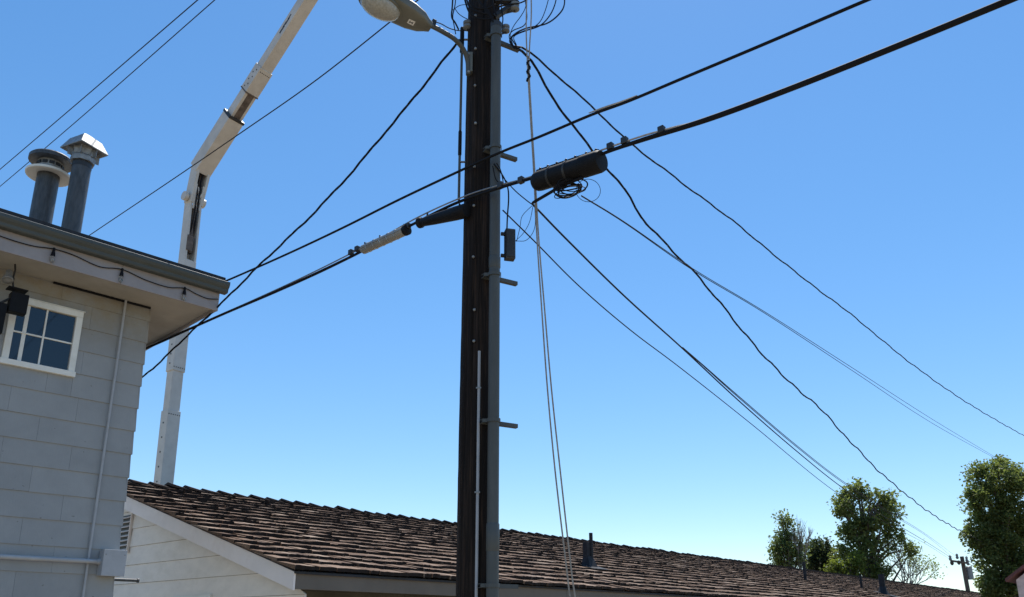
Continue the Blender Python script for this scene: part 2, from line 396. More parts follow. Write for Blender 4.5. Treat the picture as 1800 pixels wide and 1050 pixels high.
MB().lathe(wl(js + .108, jc + .01, .075), -A, [(.03, 0), (.03, .02), (.024, .03)], 14).build('fitting', 'pvc', jb, True)
st = at(212, 1019, 8.75); 
sb_ = MB().tube([CRN + A * -.1 + B * .25 + UP * st.z, CRN + A * .34 + B * .25 + UP * st.z], .016, 12)
sb_.lathe(CRN + A * .335 + B * .25 + UP * st.z, A, [(.022, 0), (.022, .02)], 12)
tag(sb_.build('pipe_stub', 'flue', None, True), 'short dark pipe stub sticking out past the shingled house corner', 'pipe')

# string lights
fa = lambda px, py, o=.012: on_plane(px, py, N, CRN + N * (OVN + o))
sl = thing('string_light', fa(215, 480), 'black string of clear bulbs hung along the house fascia', 'string light')
pts = [fa(-60, 385), fa(-25, 405), fa(20, 422), fa(60, 433), fa(95, 438), fa(130, 449), fa(175, 469), fa(215, 474), fa(255, 492), fa(295, 505), fa(325, 507), fa(345, 517), fa(365, 525), fa(384, 526)]
MB().tube(spline(pts), .005, 6).build('cable', 'black', sl, True)
for px, py in ((-25, 405), (95, 438), (215, 474), (325, 507)):
    p = fa(px, py, .02)
    s_ = MB().lathe(p, -UP, [(.008, -.012), (.012, -.008), (.012, .025), (.017, .04), (.02, .075)], 12).build('socket', 'black', sl, True)
    MB().lathe(p - UP * .07, -UP, [(.014, 0), (.02, .02), (.024, .045), (.018, .066), (.004, .075)], 12).build('bulb', 'bulb', s_, True)

# floodlight hanging off the soffit at the picture's edge
q = lambda px, py, o=.2: on_plane(px, py, N, CRN + N * o)
fl = thing('floodlight', q(15, 500), 'outdoor floodlight with a black box hanging under the eave', 'floodlight')
br = q(27, 462)
MB().tube([Vector((br.x, br.y, ZS + .012)), q(27, 475), q(22, 492), q(24, 508)], .0085, 8).build('bracket', 'steel', fl, True)
dv = (q(3, 520) - q(17, 478)).normalized() + N * .5 - UP * .1
MB().lathe(q(16, 478), dv, [(.01, -.02), (.026, -.012), (.03, 0), (.032, .05), (.046, .1), (.05, .115), (.046, .118)], 20).build('lamp_shade', 'galv', fl, True)
MB().lathe(q(16, 478) + dv.normalized() * .112, dv, [(.045, 0), (.04, .02), (.02, .035), (.003, .04)], 20).build('lens', 'bulb', fl, True)
MB().lathe(q(21, 490), A, [(.014, -.02), (.018, -.016), (.018, .016), (.014, .02)], 14).build('knuckle', 'steel', fl, True)
MB().box(q(31, 535), A, N, UP, .155, .1, .2).build('box_body', 'rubber', fl, bevel=.006)
MB().box(q(30, 510), A, N, UP, .17, .115, .012).build('visor', 'rubber', fl, bevel=.002)
MB().box(q(-4, 560), A, N, UP, .1, .1, .3).build('sensor_box', 'rubber', fl, bevel=.006)
MB().tube([q(24, 522), q(-4, 535)], .012, 8).build('arm', 'steel', fl, True)

# flues on the roof
ZR = ZS + FH + .05
def flue(pxb, pxt, pyt, Y, rad):
    top_ = at(pxt, pyt, Y); return Vector((top_.x, top_.y, ZR - .02)), top_
base, tp = flue(68, 87, 300, 8.9, .15)
f1 = thing('flue_pipe', base, 'grey flue pipe with a round banded cap and flared white skirt', 'flue', 'flues on the house roof')
rr = .124
MB().lathe(base, UP, [(rr, 0), (rr, tp.z - base.z)], 32).build('pipe', 'flue', f1, True)
cap = MB().lathe(tp - UP * .02, UP, [(rr + .012, .0), (rr + .02, .17), (rr - .01, .18)], 32).build('cap_band', 'galv', f1, True)
MB().lathe(tp + UP * .13, UP, [(rr + .105, -.035), (rr + .12, -.03), (rr + .12, .015), (rr + .1, .035), (.05, .05), (.003, .055)], 36).build('cap_top', 'flue', cap, True)
MB().lathe(tp + UP * .128, UP, [(rr + .1, -.03), (rr + .09, 0), (.05, .002)], 36).build('cap_underside', 'steel', cap, True)
for i in range(12):
    a = 2 * math.pi * i / 12 + .1; d = Vector((math.cos(a), math.sin(a), 0)); e = Vector((-d.y, d.x, 0))
    MB().box(tp + d * (rr + .02) + UP * .05, d, e, UP, .012, .055, .035).build('vent_slot', 'steel', cap)
# skirt ring (thin dish)
sk = MB().lathe(tp, UP, [(rr + .002, -.075), (rr + .1, -.095), (rr + .125, -.085), (rr + .13, -.06), (rr + .122, -.055), (rr + .1, -.08), (rr + .002, -.06)], 36)
sk.build('skirt', 'frame_w', f1, True)
base, tp = flue(133, 146, 280, 8.75, .12); rr = .106
f2 = thing('flue_pipe', base, 'slim dark flue pipe with a faceted galvanised hood', 'flue', 'flues on the house roof')
MB().lathe(base, UP, [(rr, 0), (rr, tp.z - base.z - .12)], 28).build('pipe', 'flue', f2, True)
MB().lathe(tp - UP * .13, UP, [(rr + .003, 0), (rr + .003, .14)], 28).build('collar', 'steel', f2, True)
hd = MB().lathe(tp, UP, [(rr + .03, -.06), (rr + .035, .0), (rr + .012, .03), (rr + .045, .15)], 8, .3).build('hood_body', 'galv', f2)
hb = MB().lathe(tp, UP, [(rr + .05, .12), (rr + .155, .1), (rr + .158, .11), (rr + .07, .25), (.035, .33), (.003, .335)], 4, .35)
hb.build('hood_top', 'galv', hd)
for i in range(6):
    a = .3 + math.pi / 6 + 2 * math.pi * i / 6; d = Vector((math.cos(a), math.sin(a), 0)); e = Vector((-d.y, d.x, 0))
    MB().box(tp + d * (rr + .05) + UP * .05, d, e, UP, .05, .006, .11).build('hood_fin', 'galv', hd)
rv = at(225, 431, 8.9); rv.z = ZR - .005
tag(MB().lathe(rv, UP, [(.1, 0), (.1, .02), (.085, .07), (.05, .1), (.003, .108)], 20).build('roof_vent', 'frame_w', None, True), 'small pale domed roof vent just above the gutter', 'roof vent')

# ================================================================== SHAKE-ROOFED HOUSE
A2 = hdir(2230); N2 = Vector((A2.y, -A2.x, 0)); B2 = -N2
E0 = at(517, 1003, 9.3)
# ridge end: same gable plane seen at pixel (160, 843)
RD = on_plane(160, 843, A2, E0)
brun = (RD - E0).dot(B2); rise = RD.z - E0.z
TH = math.atan2(rise, brun); SLOPE = Vector(B2) * math.cos(TH) + UP * math.sin(TH); RN = SLOPE.cross(A2).normalized()
if RN.z < 0: RN = -RN
SL = math.hypot(brun, rise); RL = 60.0
def rf(a, s, h=0): return E0 + A2 * a + SLOPE * s + RN * h
def gp(b, z, a=0): return Vector((E0.x, E0.y, 0)) + A2 * a + B2 * b + UP * z
h2 = thing('shake_roof_house', gp(0, 0), 'long low house with brown wooden shake roof and pale gable wall', 'house')
OV, WI, BACK = .22, .06, 3.0           # rake overhang, wall inset from eave, how far the back slope goes past the ridge
tz = math.tan(TH)
# core walls
core = [gp(.7, 0, OV), gp(brun + BACK - .3, 0, OV), gp(brun + BACK - .3, E0.z + rise - (BACK - .3) * tz - .12, OV), gp(brun, E0.z + rise - .12, OV), gp(.7, E0.z + .7 * tz - .12, OV)]
MB().prism(core, A2 * (RL - OV * 2)).build('wall', 'eave_shade', h2)
# lap siding boards on the gable
SB = .268; z = .05; zt = on_plane(235, 993, A2, gp(0, 0, OV)).z
z = zt - math.floor(zt / SB) * SB
def bl(z): return max(WI - .01, (z + .14 - E0.z) / tz)
while z < E0.z + rise - .2:
    z1_ = z + SB; b0, b1 = bl(z), bl(z1_ - .004)
    br_ = brun + (E0.z + rise - z1_ - .14) / tz; br_ = min(br_, brun + BACK - .3)
    if br_ > max(b0, b1) + .05:
        q_ = [gp(b0, z, OV - .001), gp(br_, z, OV - .001), gp(br_, z1_ - .004, OV - .001), gp(b1, z1_ - .004, OV - .001)]
        o_ = [gp(b0, z, OV - .02), gp(br_, z, OV - .02), gp(br_, z1_ - .004, OV - .006), gp(b1, z1_ - .004, OV - .006)]
        MB().loft([q_, o_]).build('siding_board', 'sidelap', h2)
    z = z1_
# louvre vent in the gable
lv0 = on_plane(236, 905, A2, gp(0, 0, OV)); lv1 = on_plane(214, 972, A2, gp(0, 0, OV))
lb0 = (lv0 - gp(0, 0)).dot(B2); lz1, lz0 = lv0.z, lv1.z
lb1 = lb0 + .6
lv = MB().box(gp((lb0 + lb1) / 2, (lz0 + lz1) / 2, OV - .026), A2, B2, UP, .008, lb1 - lb0, lz1 - lz0).build('louvre_vent', 'steel', h2)
MB().box(gp(lb0 - .012, (lz0 + lz1) / 2, OV - .035), A2, B2, UP, .035, .022, lz1 - lz0 + .04).build('louvre_frame', 'trim', lv)
nsl = 8
for i in range(nsl):
    zz = lz0 + (i + .5) * (lz1 - lz0) / nsl
    ax = (A2 * .8 + UP * .6).normalized(); az = ax.cross(B2).normalized()
    MB().box(gp((lb0 + lb1) / 2, zz, OV - .045), ax, B2, az, .05, lb1 - lb0 - .02, .006).build('slat', 'trim', lv)
# window head casing just under the frame's bottom edge
wt = on_plane(340, 1050, A2, gp(0, 0, OV)); wb = (wt - gp(0, 0)).dot(B2)
gw = MB().box(gp(wb, wt.z - .005, OV - .035), A2, B2, UP, .03, 1.0, .06).build('window', 'frame_w', h2, bevel=.003)
for sgn in (-1, 1): MB().box(gp(wb + sgn * .46, wt.z - .405, OV - .034), A2, B2, UP, .026, .07, .738).build('jamb', 'frame_w', gw)
MB().box(gp(wb, wt.z - .81, OV - .035), A2, B2, UP, .03, 1.0, .06).build('sill', 'frame_w', gw)
MB().box(gp(wb, wt.z - .405, OV - .024), A2, B2, UP, .006, .84, .738).build('pane', 'glass', gw)
# barge board and fascia
bw = .2
def bargepoly(a): return [gp(-.0, E0.z - .012, a), gp(brun, E0.z + rise - .012, a), gp(brun, E0.z + rise - bw - .012, a), gp(-.0, E0.z - bw - .012, a)]
MB().prism(bargepoly(0), A2 * .028).build('barge_board', 'trim', h2, bevel=.003)
MB().prism([gp(brun + .001, E0.z + rise - .012), gp(brun + BACK, E0.z + rise - BACK * tz - .012), gp(brun + BACK, E0.z + rise - BACK * tz - bw), gp(brun + .001, E0.z + rise - bw - .012)], A2 * .028).build('barge_board', 'trim', h2)
fj = [.0301, 4.9, 9.8, 14.7, 19.6, 24.5, 29.4, RL]
for a0, a1 in zip(fj[:-1], fj[1:]):
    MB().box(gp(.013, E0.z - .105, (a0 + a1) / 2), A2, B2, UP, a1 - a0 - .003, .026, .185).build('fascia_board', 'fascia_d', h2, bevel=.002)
MB().box(gp(.38, E0.z - .17, RL / 2 + OV / 2), A2, B2, UP, RL - OV - .1, .68, .012).build('soffit', 'eave_shade', h2)
# roof deck and back slope
roof2 = MB().prism([gp(-.03, E0.z - .035), gp(brun, E0.z + rise - .035), gp(brun + BACK, E0.z + rise - BACK * tz - .035), gp(brun + BACK, E0.z + rise - BACK * tz - .01), gp(brun, E0.z + rise - .006), gp(-.03, E0.z - .009)], A2 * RL)
roof2.v = [v + A2 * .002 for v in roof2.v]
roof2 = roof2.build('roof', 'tar', h2)
# shakes
NROW = 18; EX = (SL - .05) / NROW; SLEN = EX * 1.5
def shake_geo(wd, seed):
    rnd = random.Random(seed); nx = 4; tb = rnd.uniform(.036, .05)
    vs = []; fs = []
    sk = [rnd.uniform(-.012, .012) for _ in range(nx + 1)]; tk = [rnd.uniform(-.003, .003) for _ in range(nx + 1)]
    for i in range(nx + 1):
        x = wd * i / nx - wd / 2
        vs += [(x, -sk[i], .02), (x, -sk[i] + .004, .02 + tb + tk[i]), (x, SLEN, .006), (x, SLEN, 0)]
    for i in range(nx):
        o = i * 4; p = o + 4
        fs += [(o, p, p + 1, o + 1), (o + 1, p + 1, p + 2, o + 2)]
    fs += [(0, 1, 2, 3), (nx * 4, nx * 4 + 3, nx * 4 + 2, nx * 4 + 1)]
    return vs, fs
VAR = []
for i in range(14):
    wd = .1 + .012 * i; vs, fs = shake_geo(wd, i); me = bpy.data.meshes.new('shake')
    me.from_pydata(vs, [], fs); me.materials.append(M['shake']); me.materials.append(M['shake_end_shade'])
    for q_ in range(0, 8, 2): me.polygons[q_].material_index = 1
    VAR.append((wd, vs, fs, me))
place = []
for r in range(NROW):
    a = -.035 + random.uniform(-.02, 0)
    drift = random.uniform(-.01, .01)
    while a < RL:
        i = random.randrange(14); wd = VAR[i][0]
        s = r * EX - .06 + drift + random.gauss(0, .009) + .014 * math.sin(a * .9 + r) + .015 * math.sin(a * 2.7 + r * 1.9)
        tilt = random.gauss(0, .012); lift = abs(random.gauss(0, .006))
        X = (A2 + SLOPE * random.gauss(0, .012)).normalized(); Z = RN; 
        Yv = (SLOPE + RN * (tilt - .0)).normalized(); Z = X.cross(Yv).normalized()
        if Z.dot(RN) < 0: Z = -Z
        p = rf(a + wd / 2, s, lift)
        mw = Matrix.Translation(p) @ Matrix((X, Yv, Z)).transposed().to_4x4()
        pj = project(p); vis = 225 < pj[0] < 1800 and pj[1] < 1050
        place.append((pj[2] if vis else 1e6 + pj[2], i, mw)); a += wd + random.uniform(.002, .012)
place.sort(key=lambda t_: t_[0])
for d, i, mw in place[:300]: inst('shake', VAR[i][3], mw, roof2)
fld = MB()
for d, i, mw in place[300:]: fld.add([mw @ Vector(v) for v in VAR[i][1]], VAR[i][2])
me = bpy.data.meshes.new('shake_field'); me.from_pydata([v - ORG[roof2.name] for v in fld.v], [], fld.f); me.materials.append(M['shake']); me.materials.append(M['shake_end_shade'])
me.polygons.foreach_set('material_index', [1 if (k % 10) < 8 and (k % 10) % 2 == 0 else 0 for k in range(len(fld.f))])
o = bpy.data.objects.new('shake_field', me); COL.objects.link(o); o.parent = roof2; o['kind'] = 'stuff'
# ridge caps: folded pairs, butt end towards the gable
CAPW = .17; RC = RD
def ridge_mesh(seed):
    rnd = random.Random(seed); ln = .48; th = rnd.uniform(.028, .045); h0 = .055 + rnd.uniform(0, .02)
    D1 = (-SLOPE); D2 = (B2 * math.cos(TH) - UP * math.sin(TH)); vs = []
    for x, lift, tk in ((0, h0, th), (ln, .02, .01)):
        for dd, off in ((D1, CAPW + rnd.uniform(-.015, .015)), (None, 0), (D2, CAPW)):
            q_ = A2 * x + (dd * off if dd else Vector((0, 0, 0))) + UP * lift
            vs += [q_, q_ + UP * tk]
    fs = [(1, 3, 9, 7), (3, 5, 11, 9), (0, 6, 8, 2), (2, 8, 10, 4), (0, 2, 3, 1), (2, 4, 5, 3), (6, 7, 9, 8), (8, 9, 11, 10), (0, 1, 7, 6), (4, 10, 11, 5)]
    me = bpy.data.meshes.new('ridge_cap'); me.from_pydata(vs, [], fs); me.materials.append(M['ridge']); return me
RM = [ridge_mesh(i) for i in range(6)]
a = -.05
while a < RL:
    inst('ridge_cap', RM[random.randrange(6)], Matrix.Translation(RC + A2 * a + UP * random.uniform(-.006, .012)), roof2); a += random.uniform(.31, .36)

# roof vents on the shakes
def roof_hit(px, py): return on_plane(px, py, RN, E0)
def stack(px, py, h, r, label, flash=True):
    p = roof_hit(px, py); o = thing('vent_pipe', p, label, 'vent pipe', 'vents on the shake roof')
    MB().tube([p - UP * .05, p + UP * h], r, 14).build('pipe', 'vent_dark', o, True)
    if flash:
        MB().lathe(p - UP * .02, UP, [(r * 2.6, 0), (r * 2.2, .06), (r * 1.5, .16), (r * 1.15, .3), (r * 1.05, .32)], 14).build('flashing', 'vent_dark', o, True)
        c_ = p - SLOPE * .12 + RN * .07
        MB().box(c_, A2, SLOPE, RN, r * 7, r * 8, .006).build('base_plate', 'vent_dark', o)
    return o
p = roof_hit(1037, 1001)
v1 = thing('vent_pipe', p, 'tall thin vent pipe beside a dark hooded vent with metal flashing on the shake roof', 'vent pipe', 'vents on the shake roof')
sc_ = (p - EYE).length / F
MB().tube([p + A2 * .06 + UP * -.05, p + A2 * .06 + UP * (62 * sc_)], 3.2 * sc_, 12).build('pipe', 'vent_dark', v1, True)
MB().box(p + UP * (30 * sc_) + B2 * .05, A2, N2, UP, 15 * sc_, .1, 32 * sc_).build('vent_box', 'vent_dark', v1, bevel=.005)
fb = MB(); w0, w1 = 12 * sc_, 7 * sc_
fb.loft([[p + A2 * i * w0 + N2 * j + UP * .03 for i, j in ((-1, .1), (1, .1), (1, -.12), (-1, -.12))], [p + A2 * i * w1 + N2 * j + UP * (22 * sc_) for i, j in ((-1, .02), (1, .02), (1, -.1), (-1, -.1))]])
fb.build('flashing', 'vent_dark', v1)
MB().box(p - SLOPE * .1 + RN * .065, A2, SLOPE, RN, .55, .3, .006).build('base_plate', 'vent_dark', v1)
stack(1416, 1022, .62, .05, 'short thin dark vent pipe in front of the small leafy tree', False)
stack(1515, 1036, .5, .045, 'thin dark vent pipe under the large middle tree', False)
stack(1553, 1047, .72, .1, 'stubby dark vent pipe at the lower edge below the bare tree')

# ================================================================== UTILITY POLE
PX, PY = -.255, 6.2; PR = .152
pole = thing('utility_pole', (PX, PY, 0), 'tall dark brown wooden utility pole carrying cables and a street light', 'utility pole')
def prad(z): return .158 - .0022 * z
b_ = MB(); rings = []
NS = 84; rp = [random.uniform(-.002, .002) for _ in range(NS)]
checks = [(random.randrange(NS), random.uniform(.3, 9), random.uniform(.8, 2.6), random.uniform(.007, .014)) for _ in range(46)]
for i in range(116):
    z = i * .1 - (.0 if i else .3); ring = []
    for k in range(NS):
        r_ = prad(z) + rp[k] + random.uniform(-.0009, .0009) + .002 * math.sin(z * 1.7 + k * .2) * math.sin(z * .6)
        for kk, z0_, ln_, dp_ in checks:
            if kk == k and abs(z - z0_) < ln_ / 2: r_ -= dp_ * (1 - (2 * abs(z - z0_) / ln_) ** 2)
        a_ = 2 * math.pi * (k + .25 * math.sin(z * .9 + k)) / NS
        ring.append(Vector((PX + math.cos(a_) * r_, PY + math.sin(a_) * r_, z)))
    rings.append(ring)
b_.loft(rings); b_.build('shaft', 'pole', pole, 'all')
pf = lambda px, py, Y=PY: at(px, py, Y)
zt = pf(832, 617, PY - .16).z
MB().tube([(PX + .0, PY - .158, -.02), (PX + .002, PY - .153, zt)], .0115, 10).build('ground_wire_moulding', 'pvc', pole, True)
for z in (zt - .3, zt - 1.1, zt - 1.9, .8):
    MB().box((PX, PY - .1685, z), Vector((1, 0, 0)), Vector((0, 1, 0)), UP, .04, .004, .012).build('staple', 'galv', pole)
for px, py in ((836, 28), (836, 86), (835, 151), (836, 217), (834, 293), (833, 362), (832, 452), (834, 545), (833, 600)):
    p = pf(px, py, PY - .15)
    MB().lathe(Vector((p.x, PY - .145 , p.z)), (0, -1, 0), [(.011, 0), (.011, .014), (.006, .018)], 8).build('bolt', 'galv', pole)
# crossarm high above the frame carrying the power lines
zc1, zc2 = 10.2, 7.75
for zz in (zc1,):
    MB().box((PX, PY - .2, zz), A, N, UP, 2.4, .1, .12).build('crossarm', 'pole', pole, bevel=.005)
# conduit riser
KX, KY, KR = -.138, 5.99, .043
cz1 = at(870, 45, KY).z; zj = at(869, 930, KY).z; zcp = at(870, 462, KY).z
cr = thing('conduit_riser', (KX, KY, 0), 'tall grey conduit riser strapped to the right of the wooden pole', 'conduit')
MB().tube([(KX, KY, zj - .01), (KX, KY, cz1)], KR, 24).build('pipe', 'conduit', cr, True)
MB().tube([(KX, KY, 0), (KX, KY, zj)], KR + .0015, 24).build('pipe', 'conduit', cr, True)
for zz, hh, ee in ((zj - .06, .2, .005), (zcp, .1, .004), (cz1 - .06, .1, .006)):
    MB().lathe((KX, KY, zz - hh / 2), UP, [(KR + .001, 0), (KR + ee, .006), (KR + ee, hh - .006), (KR + .001, hh)], 24).build('coupling', 'conduit', cr, True)
MB().lathe((KX, KY, cz1), UP, [(KR + .008, -.03), (KR + .008, .015), (KR - .008, .03), (.02, .032)], 24).build('end_bushing', 'steel', cr, True)
SD = Vector((.86, .51, 0)).normalized(); SN = Vector((SD.y, -SD.x, 0))
for py in (68, 265, 487, 742, 1030):
    zz = at(852, py, 6.03).z
    q0 = Vector((-.235, 6.012, zz)); ln = .315 if py != 68 else .34
    br_ = MB()
    mid = q0 + SD * ln / 2
    br_.box(mid - SN * -.018, SD, SN, UP, ln, .004, .03)                      # strut channel: back and two lips
    br_.box(mid + UP * .0135, SD, SN, UP, ln, .032, .004); br_.box(mid - UP * .0135, SD, SN, UP, ln, .032, .004)
    st_ = br_.build('standoff_bracket', 'conduit', cr)
    rg = []
    for k in range(17):
        a_ = R(-200 + 220 * k / 16); rg.append(Vector((KX + math.cos(a_) * (KR + .005), KY + math.sin(a_) * (KR + .005), zz)))
    sb = MB(); sb.loft([[p_ + UP * .014, p_ + UP * .014 + (p_ - Vector((KX, KY, zz))) * .09, p_ - UP * .014 + (p_ - Vector((KX, KY, zz))) * .09, p_ - UP * .014] for p_ in rg])
    sb.build('strap', 'conduit', st_)
    MB().box(Vector((KX - KR - .022, KY - .008, zz)), Vector((1, 0, 0)), Vector((0, 1, 0)), UP, .035, .008, .026).build('strap_ear', 'conduit', st_)
# slim rod standing off the pole's left side
def rodpt(px, py): return at(px, py, PY - .02)
rz0, rz1 = rodpt(812, 352).z, rodpt(808, 52).z
rx = rodpt(810, 200).x - .002
rod = thing('guard_rod', (rx, PY - .02, rz0), 'slim grey rod standing off the left side of the wooden pole', 'rod')
MB().tube([(rx, PY - .02, rz0), (rx, PY - .02, rz1)], .0115, 10).build('rod', 'conduit', rod, True)
for z0_, z1_, r_ in ((rodpt(810, 272).z, rodpt(810, 232).z, .0155), (rodpt(808, 92).z, rodpt(808, 50).z, .019)):
    MB().lathe((rx, PY - .02, z0_), UP, [(.012, -.01), (r_, 0), (r_, z1_ - z0_), (.012, z1_ - z0_ + .01)], 12).build('sleeve', 'rubber', rod, True)
for zz in (rodpt(810, 285).z, rodpt(810, 70).z):
    MB().box((rx + .05, PY - .02, zz), Vector((1, 0, 0)), Vector((0, 1, 0)), UP, .1, .02, .008).build('clip', 'galv', rod)

# ---------------------------------------------------------------- wires
AP = A.dot(Vector((PX, PY, 0)))
def wire_plane(p0, p1):
    d = Vector((p1[0] - p0[0], p1[1] - p0[1], 0)).normalized(); return Vector((d.y, -d.x, 0)), Vector((p0[0], p0[1], 0))
def wire(name, pix, plane, r, m, label, cat='cable', group=None, per=8, ext=None, n=6):
    nn, q_ = plane; pts = [on_plane(px, py, nn, q_) for px, py in pix]
    pts = spline(pts, per)
    if ext: pts = [pts[0] + (pts[0] - pts[1]).normalized() * ext[0]] + pts if ext[0] else pts
    if ext and ext[1]: pts = pts + [pts[-1] + (pts[-1] - pts[-2]).normalized() * ext[1]]
    o = MB().tube(pts, r, n).build(name, m, None, True); tag(o, label, cat, group); return pts
A3 = hdir(2230); N3 = Vector((A3.y, -A3.x, 0)); B3 = -N3
def bplane(off): return A3, Vector((PX, PY, 0)) + A3 * off
CB = bplane(-.19)
# heavy telephone cable and its glinting strand
main_px = [(1830, -24), (1780, -2), (1600, 72), (1400, 152), (1250, 208), (1130, 246), (1066, 268), (1000, 296), (930, 315), (870, 333), (815, 352), (770, 372), (700, 408), (640, 440), (560, 479), (480, 515), (400, 549), (330, 580), (258, 612), (150, 655), (60, 690)]
mp_ = [on_plane(px, py, *CB) for px, py in main_px]
tc_ = thing('telephone_cable', mp_[10], 'thick black telephone cable lashed to a steel strand crossing the wooden pole', 'cable')
rr_ = [.0185 if px > 1200 else (.0155 if px > 1110 else (.012 if px > 560 else .014)) for px, _ in main_px]
sp = spline(mp_, 8); rad = []
for i in range(len(sp)):
    k = min(i // 8, len(rr_) - 2); t_ = (i % 8) / 8; rad.append(rr_[k] * (1 - t_) + rr_[k + 1] * t_)
MB().tube([sp[0] - B3 * 14 + UP * .5] + sp, rad[:1] + rad, 12).build('sheath', 'black', tc_, True)
st_px = [(1830, -23), (1780, -1), (1600, 73), (1400, 152), (1250, 206), (1180, 225), (1130, 239), (1066, 261), (1000, 286), (930, 312), (870, 328), (815, 346), (735, 382), (640, 434), (480, 512), (258, 609), (60, 688)]
stp = spline([on_plane(px, py, *CB) for px, py in st_px], 8); stp = [stp[0] - B3 * 14 + UP * .5] + stp
MB().tube(stp, .0065, 6).build('strand', 'strand', tc_, True)
for px, py in ((1163, 229), (1098, 248), (1073, 258), (916, 317), (880, 326), (717, 398), (628, 438), (617, 444)):
    p = on_plane(px, py, *CB); d = B3
    MB().box(p, d, A3, UP, .045, .04, .05).build('clamp', 'steel', tc_, bevel=.004)
# second cable
up_px = [(1830, -125), (1700, -70), (1530, -2), (1350, 75), (1200, 138), (1105, 178), (1040, 202), (950, 240), (880, 268), (812, 299), (700, 352), (600, 402), (500, 449), (400, 493), (330, 522), (200, 575)]
wire('telephone_cable', up_px, CB, .0105, 'black', 'upper black telephone cable crossing the wooden pole above the thick one', 'cable', None, 8, n=8, ext=(12, 0))
gl = spline([on_plane(px, py - 4, *CB) for px, py in ((1120, 172), (1090, 184), (1060, 194), (1035, 203))], 6)  # bright sliver laid on top of the cable as its sun glint
tag(MB().tube(gl, [.004 + .004 * math.sin(math.pi * i / (len(gl) - 1)) for i in range(len(gl))], 6).build('wire_glint', 'strand', None, True), 'shiny steel sliver shaped as the glint on the upper telephone cable', 'cable glint')
# power lines overhead
wire('power_line', [(-60, 349), (0, 298), (150, 170), (350, -2), (540, -165), (790, -395)], bplane(-.6), .008, 'alu', 'topmost overhead power line in the upper left sky', 'power line', 'power lines in the upper left sky', n=6, ext=(25, 22))
wire('power_line', [(-60, 377), (0, 328), (150, 200), (380, -2), (560, -158), (830, -395)], bplane(-.1), .008, 'alu', 'overhead power line just below the topmost one, passing behind the flue caps', 'power line', 'power lines in the upper left sky', n=6, ext=(25, 22))
wire('power_line', [(60, 480), (163, 410), (300, 318), (420, 236), (560, 138), (735, 0), (850, -82)], bplane(.12), .0075, 'alu', 'single overhead line crossing in front of the white boom', 'power line', n=6, ext=(20, 22))
# twisted drops
def twisted(name, pix, plane, label, r=.007, sep=.0095, pitch=.62, strands=3, wob=.006, ext=0):
    pts = spline([on_plane(px, py, *plane) for px, py in pix], 10)
    if ext: pts.append(pts[-1] + (pts[-1] - pts[-2]).normalized() * ext)
    # resample
    out = [pts[0]]; acc = 0; step = pitch / 7
    for a_, b2 in zip(pts[:-1], pts[1:]):
        L_ = (b2 - a_).length; pos = step - acc
        while pos <= L_: out.append(a_.lerp(b2, pos / L_)); pos += step
        acc = L_ - (pos - step)
    o = thing(name, out[0], label, 'cable')
    for s_ in range(strands):
        path = []
        for i, p in enumerate(out):
            d = (out[min(i + 1, len(out) - 1)] - out[max(i - 1, 0)]).normalized(); u = d.cross(UP).normalized(); w_ = u.cross(d)
            a_ = i * 2 * math.pi / 7 + s_ * 2 * math.pi / strands
            wb_ = wob * (math.sin(i * .9) + .6 * math.sin(i * .37 + 1))
            path.append(p + u * (math.cos(a_) * sep) + w_ * (math.sin(a_) * sep + wb_))
        MB().tube(path, r, 5).build('strand', 'black', o, True)
    return o
twisted('service_drop', [(809, 70), (800, 83), (770, 118), (740, 157), (680, 229), (620, 302), (560, 366), (500, 425), (450, 473), (385, 537), (330, 590), (250, 664), (150, 745)], bplane(-.25), 'twisted black service drop slanting down left from the street light arm', r=.0052, sep=.0068, wob=.007)
# right-hand drops
far_tree = at(1745, 800, 25.5); 
pd1 = wire_plane((.02, 6.1), (at(1705, 942, 25).x, 25))
twisted('service_drop', [(904, 84), (932, 108), (965, 160), (1000, 212), (1045, 268), (1100, 338), (1140, 398), (1220, 478), (1290, 563), (1370, 655), (1440, 717), (1500, 782), (1560, 842), (1640, 905), (1705, 942), (1752, 962), (1800, 968)], pd1, 'wavy twisted black service drop running down right into the tall tree', r=.0056, sep=.0075, pitch=.9, wob=.016, ext=3)
pd2 = wire_plane((.02, 6.1), (at(1800, 765, 22).x, 22))
twisted('service_drop', [(904, 82), (940, 100), (1050, 196), (1110, 254), (1200, 322), (1300, 398), (1400, 480), (1500, 556), (1600, 638), (1700, 708), (1800, 766), (1860, 795)], pd2, 'twisted black service drop reaching the right edge above the tall tree', r=.0045, sep=.006, pitch=.8, wob=.008, ext=3)
DPX, DPY = at(1692, 985, 60).x, 60
pd3 = wire_plane((.02, 6.0), (DPX - .6, DPY))
W = [('black', .006, [(884, 370), (940, 425), (1020, 505), (1110, 582), (1200, 650), (1320, 745), (1470, 866), (1560, 920), (1630, 958), (1672, 985)], 'lowest thin line from the pole conduit to the far pole crossarm'),
     ('black', .0095, [(935, 358), (1000, 425), (1100, 523), (1200, 613), (1300, 706), (1400, 793), (1480, 857), (1560, 912), (1630, 954), (1674, 982)], 'dark cable from under the black closure to the far pole')]
for m_, r_, px_, lb in W: wire('drop_wire', px_, pd3, r_, m_, lb, 'cable', 'thin lines to the far pole')
for dy, lb, en in ((-5, 'upper of two fine wires splitting off beside the dark cable to the far pole', (1684, 981)), (-2.5, 'lower of two fine wires splitting off beside the dark cable to the far pole', (1678, 983))):
    wire('drop_wire', [(1200, 611), (1240, 648 + dy * .5), (1300, 703 + dy), (1400, 788 + dy), (1480, 850 + dy), (1560, 904 + dy * 1.3), (1630, 946 + dy), en], pd3, .0065, 'alu', lb, 'cable', 'thin lines to the far pole')
pd4 = wire_plane((.5, 5.9), (at(1745, 800, 24).x, 24))
